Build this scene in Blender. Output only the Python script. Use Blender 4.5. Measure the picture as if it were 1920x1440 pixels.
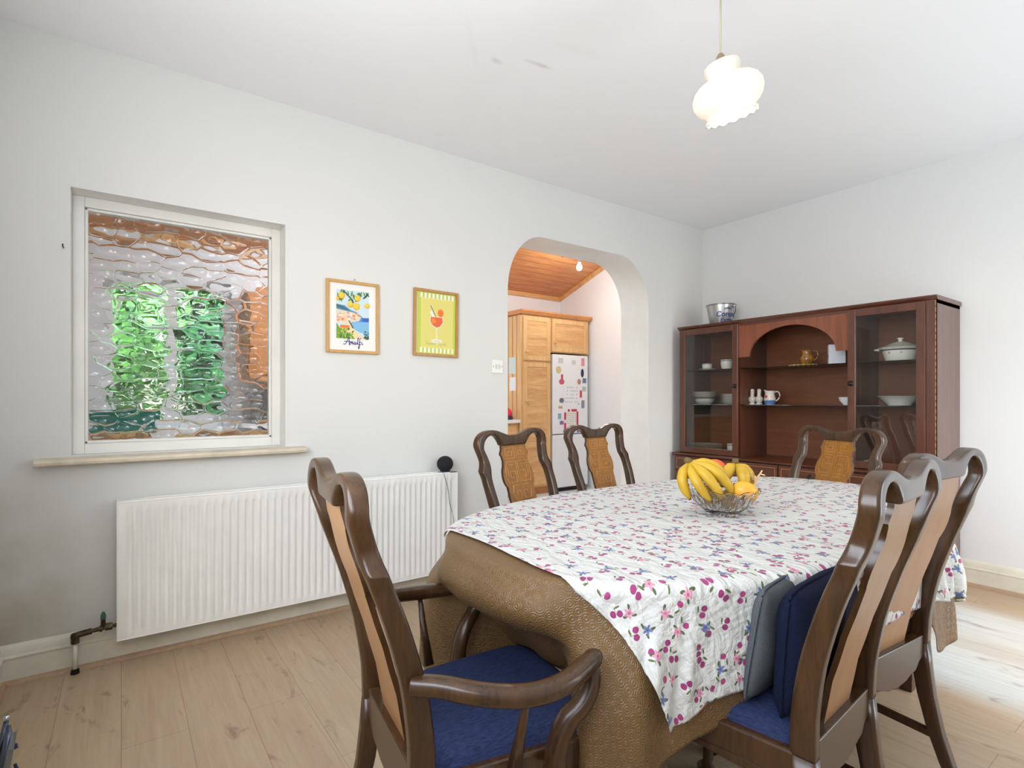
import bpy, bmesh, math, random
import numpy as np
from mathutils import Vector, Matrix, noise
for o in list(bpy.data.objects): bpy.data.objects.remove(o, do_unlink=True)
random.seed(7)
S = bpy.context.scene
COL = S.collection
R = math.radians
# ------------------------------------------------------------------ camera
CX, CY, CH, YAW = 2.936, 0.0, 1.136, 54.2
BACKY = 4.227; HC = 2.65; FRONTY = -0.40; RIGHTX = 3.95
cam_d = bpy.data.cameras.new('camera'); cam = bpy.data.objects.new('camera', cam_d); COL.objects.link(cam)
cam.location = (CX, CY, CH); cam.rotation_euler = (R(90), 0, R(YAW))
cam_d.sensor_width = 36; cam_d.lens = 1016/1920*36; cam_d.shift_y = 29/1920; cam_d.clip_start = 0.02
S.camera = cam
# ------------------------------------------------------------------ view
S.view_settings.view_transform = 'Standard'; S.view_settings.look = 'None'
S.view_settings.gamma = 1; S.view_settings.use_curve_mapping = False
S.view_settings.exposure = 0.62
# ------------------------------------------------------------------ world and lights
W = bpy.data.worlds.new('sky'); S.world = W; W.use_nodes = True
wn = W.node_tree.nodes; wl = W.node_tree.links
bg = wn['Background']; sky = wn.new('ShaderNodeTexSky'); sky.sky_type = 'NISHITA'
sky.sun_elevation = R(40); sky.sun_rotation = R(95); sky.sun_disc = False; sky.air_density = 1.2; sky.dust_density = 2
wl.new(sky.outputs[0], bg.inputs[0]); bg.inputs[1].default_value = 0.5

def area(name, loc, rot, sx, sy, power, color):
    d = bpy.data.lights.new(name, 'AREA'); d.shape = 'RECTANGLE'; d.size = sx; d.size_y = sy
    d.energy = power; d.color = color
    o = bpy.data.objects.new(name, d); COL.objects.link(o); o.location = loc; o.rotation_euler = rot
    return o
# daylight entering by the glazed door, then two added fill lamps, front wall and kitchen
area('patio_door_daylight', (RIGHTX+0.02, 3.19, 1.1), (0, R(114), 0), 2.05, 1.1, 21, (0.80, 0.90, 1.0))
area('front_fill_light', (2.35, FRONTY-0.02, 1.65), (R(113), 0, R(8)), 2.0, 1.4, 38, (0.94, 0.965, 1.0))  # added fill evening out the room, through a made-up window behind the camera
area('kitchen_fill_light', (-1.3, 1.9, 2.86), (0, R(18), 0), 1.0, 1.8, 43, (0.80, 0.90, 1.0))  # added fill below the closed pine ceiling, brightens the kitchen; no rooflight there
sd = bpy.data.lights.new('sun', 'SUN'); sd.energy = 7.5; sd.angle = R(6); sd.color = (0.17, 0.48, 1.0)
sun = bpy.data.objects.new('sun', sd); COL.objects.link(sun)
sun.rotation_euler = Vector((-1.0, 0.01, -0.70)).to_track_quat('-Z', 'Y').to_euler()

# ------------------------------------------------------------------ helpers
def lin(c):
    return tuple(((v/255)/12.92 if v/255 <= .04045 else ((v/255+.055)/1.055)**2.4) for v in c[:3]) + (1,)
MC = {}
def mat(name, c, rough=.5, metal=0, coat=0, spec=.5, bump=0, bscale=60, var=0, vscale=3, emis=None, estr=0, sheen=0, trans=0, ior=1.45, stretch=None, c2=None, alpha=1):
    if name in MC: return MC[name]
    m = bpy.data.materials.new(name); m.use_nodes = True; MC[name] = m
    n, l = m.node_tree.nodes, m.node_tree.links; b = n['Principled BSDF']
    b.inputs['Base Color'].default_value = lin(c); b.inputs['Roughness'].default_value = rough
    b.inputs['Metallic'].default_value = metal; b.inputs['Coat Weight'].default_value = coat
    b.inputs['Coat Roughness'].default_value = .12
    b.inputs['Specular IOR Level'].default_value = spec; b.inputs['Transmission Weight'].default_value = trans
    b.inputs['IOR'].default_value = ior; b.inputs['Sheen Weight'].default_value = sheen
    if emis: b.inputs['Emission Color'].default_value = lin(emis); b.inputs['Emission Strength'].default_value = estr
    tc = n.new('ShaderNodeTexCoord'); vec = tc.outputs['Object']
    if stretch:
        mp = n.new('ShaderNodeMapping'); mp.inputs['Scale'].default_value = stretch; l.new(vec, mp.inputs[0]); vec = mp.outputs[0]
    if var or c2:
        t = n.new('ShaderNodeTexNoise'); t.inputs['Scale'].default_value = vscale; t.inputs['Detail'].default_value = 6; t.inputs['Roughness'].default_value = .6
        l.new(vec, t.inputs['Vector'])
        r = n.new('ShaderNodeMapRange'); r.inputs[1].default_value = .35; r.inputs[2].default_value = .65; l.new(t.outputs[0], r.inputs[0])
        x = n.new('ShaderNodeMix'); x.data_type = 'RGBA'; l.new(r.outputs[0], x.inputs[0])
        x.inputs[6].default_value = lin(c)
        x.inputs[7].default_value = lin(c2) if c2 else lin([v*(1-var) for v in c])
        l.new(x.outputs[2], b.inputs['Base Color'])
    if bump:
        t = n.new('ShaderNodeTexNoise'); t.inputs['Scale'].default_value = bscale; t.inputs['Detail'].default_value = 4; l.new(vec, t.inputs['Vector'])
        bp = n.new('ShaderNodeBump'); bp.inputs['Strength'].default_value = bump; bp.inputs['Distance'].default_value = .01
        l.new(t.outputs[0], bp.inputs['Height']); l.new(bp.outputs[0], b.inputs['Normal'])
    return m

class MB:
    def __init__(s): s.v = []; s.f = []; s.m = []; s.mats = []; s.uv = None
    def mi(s, m):
        if m is None: return 0
        if m not in s.mats: s.mats.append(m)
        return s.mats.index(m)
    def add(s, vs, fs, m=None):
        o = len(s.v); s.v += [tuple(v) for v in vs]; k = s.mi(m)
        for f in fs: s.f.append(tuple(i+o for i in f)); s.m.append(k)
        return s
    def box(s, lo, hi, m=None, M=None):
        x0, y0, z0 = lo; x1, y1, z1 = hi
        vs = [(x0,y0,z0),(x1,y0,z0),(x1,y1,z0),(x0,y1,z0),(x0,y0,z1),(x1,y0,z1),(x1,y1,z1),(x0,y1,z1)]
        if M: vs = [M @ Vector(v) for v in vs]
        return s.add(vs, [(0,3,2,1),(4,5,6,7),(0,1,5,4),(1,2,6,5),(2,3,7,6),(3,0,4,7)], m)
    def grid(s, P, m=None, closeu=False, closev=False):
        # P[i][j]
        nu, nv = len(P), len(P[0]); vs = [p for row in P for p in row]; fs = []
        for i in range(nu if closeu else nu-1):
            for j in range(nv if closev else nv-1):
                a, b = i, (i+1) % nu; c, d = j, (j+1) % nv
                fs.append((a*nv+c, b*nv+c, b*nv+d, a*nv+d))
        return s.add(vs, fs, m)
    def loft(s, secs, m=None, cap=True, closed=False):
        n = len(secs[0]); o = len(s.v); s.grid(secs, m, closeu=closed, closev=True)
        if cap and not closed:
            k = s.mi(m)
            s.f.append(tuple(o+i for i in range(n))[::-1]); s.m.append(k)
            q = o+(len(secs)-1)*n; s.f.append(tuple(q+i for i in range(n))); s.m.append(k)
        return s
    def lathe(s, prof, c=(0,0,0), n=32, m=None, f=None, a0=0, a1=None, close=False):
        # prof [(r,z)]
        P = []
        for i in range(n):
            a = 2*math.pi*i/n; row = []
            for k, (r, z) in enumerate(prof):
                rr, zz = (r, z) if f is None else f(r, z, a, k)
                row.append((c[0]+rr*math.cos(a), c[1]+rr*math.sin(a), c[2]+zz))
            P.append(row)
        return s.grid(P, m, closeu=True, closev=close)
    def tube(s, pts, rad, n=10, m=None, sx=1, sy=1, up=(0,0,1), cap=True, sup=2):
        pts = [Vector(p) for p in pts]; secs = []
        if not hasattr(rad, '__len__'): rad = [rad]*len(pts)
        for i, p in enumerate(pts):
            t = (pts[min(i+1, len(pts)-1)]-pts[max(i-1, 0)]).normalized()
            u = Vector(up); 
            if abs(t.dot(u)) > .97: u = Vector((1,0,0)) if abs(t.x) < .9 else Vector((0,1,0))
            a = t.cross(u).normalized(); b = a.cross(t).normalized()
            sec = []
            for k in range(n):
                th = 2*math.pi*k/n; c_, s_ = math.cos(th), math.sin(th)
                cc = math.copysign(abs(c_)**(2/sup), c_); ss = math.copysign(abs(s_)**(2/sup), s_)
                sec.append(p+a*(cc*rad[i]*sx)+b*(ss*rad[i]*sy))
            secs.append(sec)
        return s.loft(secs, m, cap)
    def sphere(s, c, r, n=20, k=12, m=None, M=None):
        P = []
        rr = r if hasattr(r, '__len__') else (r, r, r)
        for i in range(n):
            row = []
            for j in range(k+1):
                ph = math.pi*j/k-math.pi/2; th = 2*math.pi*i/n
                v = Vector((rr[0]*math.cos(ph)*math.cos(th), rr[1]*math.cos(ph)*math.sin(th), rr[2]*math.sin(ph)))
                if M: v = M @ v
                row.append(v+Vector(c))
            P.append(row)
        return s.grid(P, m, closeu=True)
    def poly(s, pts, m=None): return s.add(pts, [tuple(range(len(pts)))], m)
    def prism(s, pts, vec, m=None):
        n = len(pts); v = Vector(vec); vs = [Vector(p) for p in pts]+[Vector(p)+v for p in pts]
        return s.add(vs, [tuple(range(n))[::-1], tuple(range(n, 2*n))]+[(i, (i+1) % n, n+(i+1) % n, n+i) for i in range(n)], m)
    def build(s, name, m=None, parent=None, smooth=False, bevel=0, subs=0, merge=False, auto=None, origin=None):
        me = bpy.data.meshes.new(name); vs = s.v
        if origin is not None: vs = [(v[0]-origin[0], v[1]-origin[1], v[2]-origin[2]) for v in vs]
        me.from_pydata(vs, [], s.f)
        mats = s.mats if s.mats else [m]
        for q in mats: me.materials.append(q)
        if s.mats:
            for p, k in zip(me.polygons, s.m): p.material_index = k
        if s.uv is not None:
            uvl = me.uv_layers.new(name='UVMap'); li = np.zeros(len(me.loops), dtype=np.int32); me.loops.foreach_get('vertex_index', li)
            uvl.data.foreach_set('uv', np.asarray(s.uv, dtype=np.float32)[li].ravel())
        bm = bmesh.new(); bm.from_mesh(me)
        if merge: bmesh.ops.remove_doubles(bm, verts=bm.verts, dist=1e-5)
        bmesh.ops.recalc_face_normals(bm, faces=bm.faces)
        bm.to_mesh(me); bm.free()
        if smooth: me.shade_smooth()
        if auto is not None:
            me.shade_smooth()
            me.set_sharp_from_angle(angle=R(auto))
        o = bpy.data.objects.new(name, me); COL.objects.link(o)
        if origin is not None: o.location = origin
        if parent: o.parent = parent
        if bevel:
            b = o.modifiers.new('bevel', 'BEVEL'); b.width = bevel; b.segments = 2; b.limit_method = 'ANGLE'; b.angle_limit = R(40)
        if subs:
            q = o.modifiers.new('subdivision', 'SUBSURF'); q.levels = subs; q.render_levels = subs
        return o
def tag(o, label=None, cat=None, group=None, kind=None):
    if label: o['label'] = label
    if cat: o['category'] = cat
    if group: o['group'] = group
    if kind: o['kind'] = kind
    return o
def thing(name, label, cat, loc=(0,0,0), rz=0, group=None):
    o = bpy.data.objects.new(name, None); COL.objects.link(o); o.location = loc; o.rotation_euler = (0, 0, rz)
    o.empty_display_size = .05
    return tag(o, label, cat, group)
def struct(o): o['kind'] = 'structure'; return o
def copy_tree(o, parent=None):
    c = o.copy(); COL.objects.link(c)
    if parent: c.parent = parent
    for ch in [x for x in bpy.data.objects if x.parent == o]: copy_tree(ch, c)
    return c
def smooth_pts(pts, it=2):
    pts = [Vector(p) for p in pts]
    for _ in range(it):
        q = [pts[0]]
        for a, b in zip(pts[:-1], pts[1:]): q += [a*.75+b*.25, a*.25+b*.75]
        pts = q+[pts[-1]]
    return pts
def interp(x, xs, ys): return float(np.interp(x, xs, ys))
def text_geo(txt, size, shear=0, bold=0):
    cu = bpy.data.curves.new('t', 'FONT'); cu.body = txt; cu.size = size; cu.shear = shear; cu.offset = bold; cu.align_x = 'CENTER'; cu.align_y = 'CENTER'
    cu.resolution_u = 3
    o = bpy.data.objects.new('t', cu); COL.objects.link(o)
    dg = bpy.context.evaluated_depsgraph_get(); me = o.evaluated_get(dg).to_mesh()
    vs = [tuple(v.co) for v in me.vertices]; fs = [tuple(p.vertices) for p in me.polygons]
    bpy.data.objects.remove(o, do_unlink=True); bpy.data.curves.remove(cu)
    return vs, fs

# node math helper for patterned cloth
class NG:
    def __init__(s, m): s.n = m.node_tree.nodes; s.l = m.node_tree.links
    def m(s, op, a, b=0.0, c=0.0):
        x = s.n.new('ShaderNodeMath'); x.operation = op
        for i, v in enumerate((a, b, c)):
            if isinstance(v, (int, float)): x.inputs[i].default_value = v
            else: s.l.new(v, x.inputs[i])
        return x.outputs[0]
    def mix(s, f, a, b):
        x = s.n.new('ShaderNodeMix'); x.data_type = 'RGBA'
        for i, v in ((0, f), (6, a), (7, b)):
            if isinstance(v, (int, float, tuple)): x.inputs[i].default_value = v
            else: s.l.new(v, x.inputs[i])
        return x.outputs[2]
    def tex(s, kind, vec, **k):
        x = s.n.new(kind)
        for a, v in k.items():
            if a in x.inputs.keys() or a.replace('_', ' ') in x.inputs.keys(): x.inputs[a.replace('_', ' ')].default_value = v
            else: setattr(x, a, v)
        s.l.new(vec, x.inputs['Vector']); return x
    def map(s, vec, sc=(1,1,1), loc=(0,0,0), rot=(0,0,0)):
        x = s.n.new('ShaderNodeMapping'); x.inputs['Scale'].default_value = sc; x.inputs['Location'].default_value = loc; x.inputs['Rotation'].default_value = rot
        s.l.new(vec, x.inputs[0]); return x.outputs[0]
    def bump(s, h, st, dist=.01, normal=None):
        x = s.n.new('ShaderNodeBump'); x.inputs['Strength'].default_value = st; x.inputs['Distance'].default_value = dist; s.l.new(h, x.inputs['Height'])
        if normal: s.l.new(normal, x.inputs['Normal'])
        return x.outputs[0]
def newmat(name, rough=.5, **k):
    m = bpy.data.materials.new(name); m.use_nodes = True; b = m.node_tree.nodes['Principled BSDF']; b.inputs['Roughness'].default_value = rough
    for a, v in k.items(): b.inputs[a.replace('_', ' ')].default_value = v
    return m, NG(m), b, m.node_tree.nodes.new('ShaderNodeTexCoord')

# ------------------------------------------------------------------ materials
def wood(name, c1, c2, axis='z', rough=.35, coat=.3, scale=1.0, grain=1.0, coord='Object'):
    m, g, b, tc = newmat(name, rough, Coat_Weight=coat, Coat_Roughness=.15)
    sc = {'x': (1.2, 14, 14), 'y': (14, 1.2, 14), 'z': (14, 14, 1.2)}[axis]
    v = g.map(tc.outputs[coord], tuple(q*scale for q in sc))
    t = g.tex('ShaderNodeTexNoise', v, Scale=2.2, Detail=5.0, Roughness=.6, Distortion=.6)
    t2 = g.tex('ShaderNodeTexNoise', g.map(v, (5, 5, 5)), Scale=3.0, Detail=3.0)
    f = g.m('ADD', g.m('MULTIPLY', t.outputs[0], .75), g.m('MULTIPLY', t2.outputs[0], .35))
    f = g.m('MULTIPLY_ADD', f, 2.6*grain, .5-1.43*grain)
    cl = g.n.new('ShaderNodeClamp'); g.l.new(f, cl.inputs[0])
    g.l.new(g.mix(cl.outputs[0], lin(c1), lin(c2)), b.inputs['Base Color'])
    g.l.new(g.bump(t2.outputs[0], .05, .003), b.inputs['Normal'])
    return m
M_chair = wood('walnut_stain', (80, 52, 27), (44, 28, 13), 'z', .27, .18, 1, .8)
M_chairA = M_chair
M_splat = wood('honey_burl', (160, 102, 24), (112, 68, 14), 'z', .38, .25, 1.4, 1.0)
M_splatback = wood('plain_honey_back', (170, 126, 82), (150, 104, 60), 'z', .42, .15, .8, .6)
M_carve = wood('honey_carving', (186, 128, 44), (146, 92, 26), 'z', .36, .3, 1.4, .8)
M_mahog = wood('mahogany', (102, 56, 36), (70, 36, 24), 'x', .3, .35, 1, .9)
M_mahogz = wood('mahogany_upright', (104, 60, 42), (72, 39, 27), 'z', .3, .35, 1, .9)
M_mahogb = wood('mahogany_back_panel', (136, 80, 48), (104, 58, 34), 'x', .5, .1, .8, .8)
M_inlay = mat('inlay_line', (196, 132, 70), .4)
M_pine = wood('pine_honey', (240, 200, 142), (216, 164, 104), 'z', .4, .2, .7, .9)
M_pinex = wood('pine_honey_cross', (238, 194, 134), (204, 146, 86), 'y', .4, .2, .5, 1.2)
M_frame = wood('oak_frame', (214, 170, 104), (190, 142, 78), 'z', .45, .1, 2, .8)

def wallmat(name, c, stain=True):
    m, g, b, tc = newmat(name, .75)
    t = g.tex('ShaderNodeTexNoise', tc.outputs['Object'], Scale=1.3, Detail=5.0)
    col = g.mix(g.m('MULTIPLY', t.outputs[0], .35), lin(c), lin([v*.93 for v in c]))
    t2 = g.tex('ShaderNodeTexNoise', tc.outputs['Object'], Scale=90.0, Detail=3.0)
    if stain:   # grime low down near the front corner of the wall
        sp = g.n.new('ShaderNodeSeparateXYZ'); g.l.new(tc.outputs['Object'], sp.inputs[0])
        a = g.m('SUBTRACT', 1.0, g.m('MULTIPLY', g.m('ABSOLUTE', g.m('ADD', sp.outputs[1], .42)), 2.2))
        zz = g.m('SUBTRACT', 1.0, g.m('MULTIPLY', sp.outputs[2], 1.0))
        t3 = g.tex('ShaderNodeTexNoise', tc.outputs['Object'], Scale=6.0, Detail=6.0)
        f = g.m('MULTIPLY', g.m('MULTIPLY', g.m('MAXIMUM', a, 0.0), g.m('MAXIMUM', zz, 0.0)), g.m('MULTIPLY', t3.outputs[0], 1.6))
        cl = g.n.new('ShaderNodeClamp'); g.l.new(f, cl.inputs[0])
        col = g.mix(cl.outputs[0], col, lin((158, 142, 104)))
    g.l.new(col, b.inputs['Base Color']); g.l.new(g.bump(t2.outputs[0], .06, .004), b.inputs['Normal'])
    return m
M_wall = wallmat('painted_plaster', (224, 223, 219))
M_wallb = wallmat('painted_plaster_back', (228, 228, 227), False)
M_white = mat('white_gloss_paint', (238, 236, 230), .35, var=.04, vscale=3)
M_whitewall = mat('kitchen_white_paint', (240, 240, 240), .7, bump=.03, bscale=60)
M_cream = mat('cream_gloss_paint', (232, 226, 208), .35, var=.08, vscale=6)
M_sillm = mat('cream_sill_paint', (226, 214, 190), .4, var=.1, vscale=8)
def ceilmat():
    m, g, b, tc = newmat('ceiling_paint', .8)
    col = lin((244, 244, 244))
    sp = g.n.new('ShaderNodeSeparateXYZ'); g.l.new(tc.outputs['Object'], sp.inputs[0])
    nz = g.tex('ShaderNodeTexNoise', tc.outputs['Object'], Scale=14.0, Detail=4.0)
    out = col
    for (x, y, ax, ay, rot, k) in ((1.02, 1.53, .075, .016, -.1, .5), (.93, 1.36, .04, .02, .2, .35), (.98, 1.2, .2, .02, .9, .05), (1.2, 1.62, .16, .03, -.2, .07)):
        dx = g.m('SUBTRACT', sp.outputs[0], x); dy = g.m('SUBTRACT', sp.outputs[1], y)
        ca, sa = math.cos(rot), math.sin(rot)
        u = g.m('ADD', g.m('MULTIPLY', dx, ca), g.m('MULTIPLY', dy, sa)); v = g.m('SUBTRACT', g.m('MULTIPLY', dy, ca), g.m('MULTIPLY', dx, sa))
        d = g.m('ADD', g.m('POWER', g.m('DIVIDE', u, ay), 2.0), g.m('POWER', g.m('DIVIDE', v, ax), 2.0))
        d = g.m('ADD', d, g.m('MULTIPLY', g.m('SUBTRACT', nz.outputs[0], .5), 1.5))
        f = g.m('MULTIPLY', g.m('MAXIMUM', g.m('SUBTRACT', 1.0, d), 0.0), k)
        cl = g.n.new('ShaderNodeClamp'); g.l.new(f, cl.inputs[0])
        out = g.mix(cl.outputs[0], out, lin((200, 192, 178)))
    g.l.new(out, b.inputs['Base Color'])
    return m
M_ceil = ceilmat()

def floormat():
    m, g, b, tc = newmat('oak_laminate', .42, Specular_IOR_Level=.5)
    v = tc.outputs['Object']
    br = g.n.new('ShaderNodeTexBrick'); g.l.new(v, br.inputs['Vector'])
    br.offset = .37; br.inputs['Scale'].default_value = 1.0; br.inputs['Mortar Size'].default_value = .0012
    br.inputs['Brick Width'].default_value = 1.22; br.inputs['Row Height'].default_value = .19; br.inputs['Bias'].default_value = 0
    br.inputs['Color1'].default_value = (0, 0, 0, 1); br.inputs['Color2'].default_value = (1, 1, 1, 1); br.inputs['Mortar'].default_value = (.5, .5, .5, 1)
    sp = g.n.new('ShaderNodeSeparateXYZ'); g.l.new(v, sp.inputs[0])
    row = g.m('FLOOR', g.m('DIVIDE', sp.outputs[1], .19))
    cb = g.n.new('ShaderNodeCombineXYZ'); g.l.new(g.m('MULTIPLY_ADD', row, 7.3, g.m('MULTIPLY', sp.outputs[0], 1.0)), cb.inputs[0])
    g.l.new(g.m('MULTIPLY', sp.outputs[1], 1.0), cb.inputs[1]); g.l.new(g.m('MULTIPLY', row, 1.7), cb.inputs[2])
    gv = g.map(cb.outputs[0], (1.6, 22, 1))
    n1 = g.tex('ShaderNodeTexNoise', gv, Scale=1.6, Detail=8.0, Roughness=.65, Distortion=.8)
    n2 = g.tex('ShaderNodeTexNoise', g.map(cb.outputs[0], (4, 9, 1)), Scale=1.0, Detail=5.0, Roughness=.6, Distortion=1.5)
    n3 = g.tex('ShaderNodeTexNoise', g.map(cb.outputs[0], (6, 120, 1)), Scale=1.5, Detail=3.0)
    f = g.m('MULTIPLY_ADD', n1.outputs[0], 1.5, -.3)
    cl = g.n.new('ShaderNodeClamp'); g.l.new(f, cl.inputs[0])
    col = g.mix(cl.outputs[0], lin((206, 184, 154)), lin((168, 142, 112)))
    plank = g.n.new('ShaderNodeSeparateColor'); g.l.new(br.outputs[0], plank.inputs[0])
    col = g.mix(g.m('MULTIPLY', plank.outputs[0], .22), col, lin((168, 140, 110)))
    col = g.mix(g.m('MULTIPLY', g.m('MAXIMUM', g.m('MULTIPLY_ADD', n2.outputs[0], 7.0, -4.2), 0.0), .75), col, lin((128, 100, 76)))
    col = g.mix(g.m('MULTIPLY', n3.outputs[0], .18), col, lin((150, 124, 98)))
    col = g.mix(g.m('MULTIPLY', br.outputs[1], .55), col, lin((120, 96, 74)))
    g.l.new(col, b.inputs['Base Color'])
    g.l.new(g.bump(n3.outputs[0], .08, .003), b.inputs['Normal'])
    return m
M_floor = floormat()

def fabric(name, c, c2, sc=(60, 260, 60), rough=.8, coord='Object', bumpv=.5):
    m, g, b, tc = newmat(name, rough, Specular_IOR_Level=.15)
    t = g.tex('ShaderNodeTexNoise', g.map(tc.outputs[coord], sc), Scale=1.0, Detail=3.0, Roughness=.7)
    f = g.m('MULTIPLY_ADD', t.outputs[0], 2.4, -.7); cl = g.n.new('ShaderNodeClamp'); g.l.new(f, cl.inputs[0])
    g.l.new(g.mix(cl.outputs[0], lin(c), lin(c2)), b.inputs['Base Color'])
    g.l.new(g.bump(t.outputs[0], bumpv, .004), b.inputs['Normal'])
    return m
M_seat = fabric('blue_seat_fabric', (50, 61, 96), (29, 36, 63), (260, 60, 260))
M_navy = fabric('navy_cushion_fabric', (19, 27, 52), (11, 16, 34), (320, 320, 320))
M_grey = fabric('grey_cushion_fabric', (94, 98, 100), (74, 78, 80), (380, 380, 380), bumpv=.25)

def brownmat():
    m, g, b, tc = newmat('brown_quilted_vinyl', .42, Specular_IOR_Level=.45)
    uv = tc.outputs['UV']
    v = g.tex('ShaderNodeTexVoronoi', g.map(uv, (42, 42, 42)), Scale=1.0, Randomness=.25)
    rings = g.m('SINE', g.m('MULTIPLY', v.outputs['Distance'], 30.0))
    n = g.tex('ShaderNodeTexNoise', uv, Scale=7.0, Detail=4.0)
    col = g.mix(n.outputs[0], lin((128, 97, 60)), lin((99, 74, 43)))
    st = g.m('MULTIPLY', g.m('GREATER_THAN', g.tex('ShaderNodeTexNoise', uv, Scale=34.0, Detail=5.0).outputs[0], .735), .5)
    col = g.mix(st, col, lin((205, 195, 170)))
    g.l.new(col, b.inputs['Base Color']); g.l.new(g.bump(rings, .4, .002), b.inputs['Normal'])
    return m
M_brown = brownmat()

def floralmat():
    m, g, b, tc = newmat('floral_cotton', .85, Sheen_Weight=.1)
    uv = tc.outputs['UV']
    base = lin((206, 204, 197)); col = base
    def layer(col, scale, off, rnd, fn):
        vn = g.tex('ShaderNodeTexVoronoi', g.map(uv, (scale, scale, 1), off), Scale=1.0, Randomness=rnd, voronoi_dimensions='2D')
        src = g.n.new('ShaderNodeVectorMath'); src.operation = 'SUBTRACT'
        g.l.new(g.map(uv, (scale, scale, 1), off), src.inputs[0]); g.l.new(vn.outputs['Position'], src.inputs[1])
        sp = g.n.new('ShaderNodeSeparateXYZ'); g.l.new(src.outputs[0], sp.inputs[0])
        rc = g.n.new('ShaderNodeSeparateColor'); g.l.new(vn.outputs['Color'], rc.inputs[0])
        a = g.m('MULTIPLY', rc.outputs[0], 6.283); ca = g.m('COSINE', a); sa = g.m('SINE', a)
        x = g.m('ADD', g.m('MULTIPLY', sp.outputs[0], ca), g.m('MULTIPLY', sp.outputs[1], sa))
        y = g.m('SUBTRACT', g.m('MULTIPLY', sp.outputs[1], ca), g.m('MULTIPLY', sp.outputs[0], sa))
        return fn(col, x, y, rc.outputs[1], rc.outputs[2])
    def disc(x, y, cx, cy, rx, ry):
        d = g.m('ADD', g.m('POWER', g.m('ABSOLUTE', g.m('DIVIDE', g.m('SUBTRACT', x, cx), rx)), 2.0), g.m('POWER', g.m('ABSOLUTE', g.m('DIVIDE', g.m('SUBTRACT', y, cy), ry)), 2.0))
        return g.m('LESS_THAN', d, 1.0)
    def cherries(col, x, y, r1, r2):
        on = g.m('LESS_THAN', r1, .74)
        st = g.m('MULTIPLY', disc(x, y, .02, .17, .012, .13), on)
        col = g.mix(st, col, lin((112, 118, 70)))
        col = g.mix(g.m('MULTIPLY', disc(x, y, .16, .2, .13, .045), on), col, lin((92, 104, 60)))
        a = g.m('MAXIMUM', disc(x, y, -.12, 0, .13, .15), g.m('MULTIPLY', disc(x, y, .15, -.09, .13, .15), g.m('GREATER_THAN', r2, .4)))
        sh = g.mix(r2, lin((168, 66, 118)), lin((142, 48, 100)))
        return g.mix(g.m('MULTIPLY', a, on), col, sh)
    def flowers(col, x, y, r1, r2):
        on = g.m('LESS_THAN', r1, .64)
        lf = g.m('MAXIMUM', disc(x, y, .2, .1, .12, .05), g.m('MAXIMUM', disc(x, y, -.05, -.22, .05, .12), disc(x, y, -.18, .1, .1, .045)))
        col = g.mix(g.m('MULTIPLY', lf, on), col, lin((82, 96, 62)))
        rr = g.m('SQRT', g.m('ADD', g.m('MULTIPLY', x, x), g.m('MULTIPLY', y, y)))
        th = g.m('ARCTAN2', y, x)
        ed = g.m('MULTIPLY_ADD', g.m('SINE', g.m('MULTIPLY', th, 5.0)), .055, .15)
        fl = g.m('MULTIPLY', g.m('LESS_THAN', rr, ed), on)
        pk = g.m('GREATER_THAN', r2, .62)
        c = g.mix(pk, lin((108, 120, 162)), lin((208, 142, 162)))
        c = g.mix(g.m('LESS_THAN', rr, .045), c, g.mix(pk, lin((80, 90, 140)), lin((186, 92, 122))))
        return g.mix(fl, col, c)
    col = layer(col, 19.5, (0, 0, 0), .6, cherries)
    col = layer(col, 17.0, (3.37, 1.71, 0), .6, flowers)
    g.l.new(col, b.inputs['Base Color'])
    w = g.tex('ShaderNodeTexNoise', g.map(uv, (11, 24, 1)), Scale=1.0, Detail=4.0, Distortion=1.2)
    w2 = g.tex('ShaderNodeTexNoise', g.map(uv, (34, 14, 1)), Scale=1.0, Detail=3.0)
    hh = g.m('ADD', w.outputs[0], g.m('MULTIPLY', w2.outputs[0], .5))
    g.l.new(g.bump(hh, .42, .05), b.inputs['Normal'])
    return m
M_floral = floralmat()

def clearmat(name, tint=(255, 255, 255), rough=0.0, fres=1.5, k=1.0):
    m = bpy.data.materials.new(name); m.use_nodes = True; n, l = m.node_tree.nodes, m.node_tree.links
    n.clear(); out = n.new('ShaderNodeOutputMaterial'); mx = n.new('ShaderNodeMixShader')
    tr = n.new('ShaderNodeBsdfTransparent'); gl = n.new('ShaderNodeBsdfGlossy'); fr = n.new('ShaderNodeFresnel')
    tr.inputs[0].default_value = lin(tint); gl.inputs['Roughness'].default_value = rough; fr.inputs[0].default_value = fres
    mu = n.new('ShaderNodeMath'); mu.operation = 'MULTIPLY'; mu.inputs[1].default_value = k; l.new(fr.outputs[0], mu.inputs[0])
    l.new(mu.outputs[0], mx.inputs[0]); l.new(tr.outputs[0], mx.inputs[1]); l.new(gl.outputs[0], mx.inputs[2]); l.new(mx.outputs[0], out.inputs[0])
    return m
M_pane = clearmat('cabinet_glass', (252, 253, 252), .0, 1.5, .75)
M_shelfglass = clearmat('shelf_glass', (214, 226, 224), .02, 1.5, 1.0)
M_china = mat('white_china', (250, 246, 236), .15, coat=.3)
M_chrome = mat('chrome', (200, 204, 210), .15, metal=1)
M_steel = mat('galvanised_steel', (200, 202, 204), .32, metal=1, bump=.05, bscale=20)
M_black = mat('black_fabric_mesh', (26, 26, 28), .8, bump=.4, bscale=400)
M_dark = mat('dark_metal', (52, 46, 44), .35, metal=.8)
M_brass = mat('tarnished_brass', (92, 78, 56), .45, metal=.7, var=.4, vscale=40)
M_plastic = mat('white_plastic', (238, 237, 232), .35)
M_rad = mat('radiator_enamel', (247, 245, 239), .35, var=.03, vscale=5)

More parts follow.
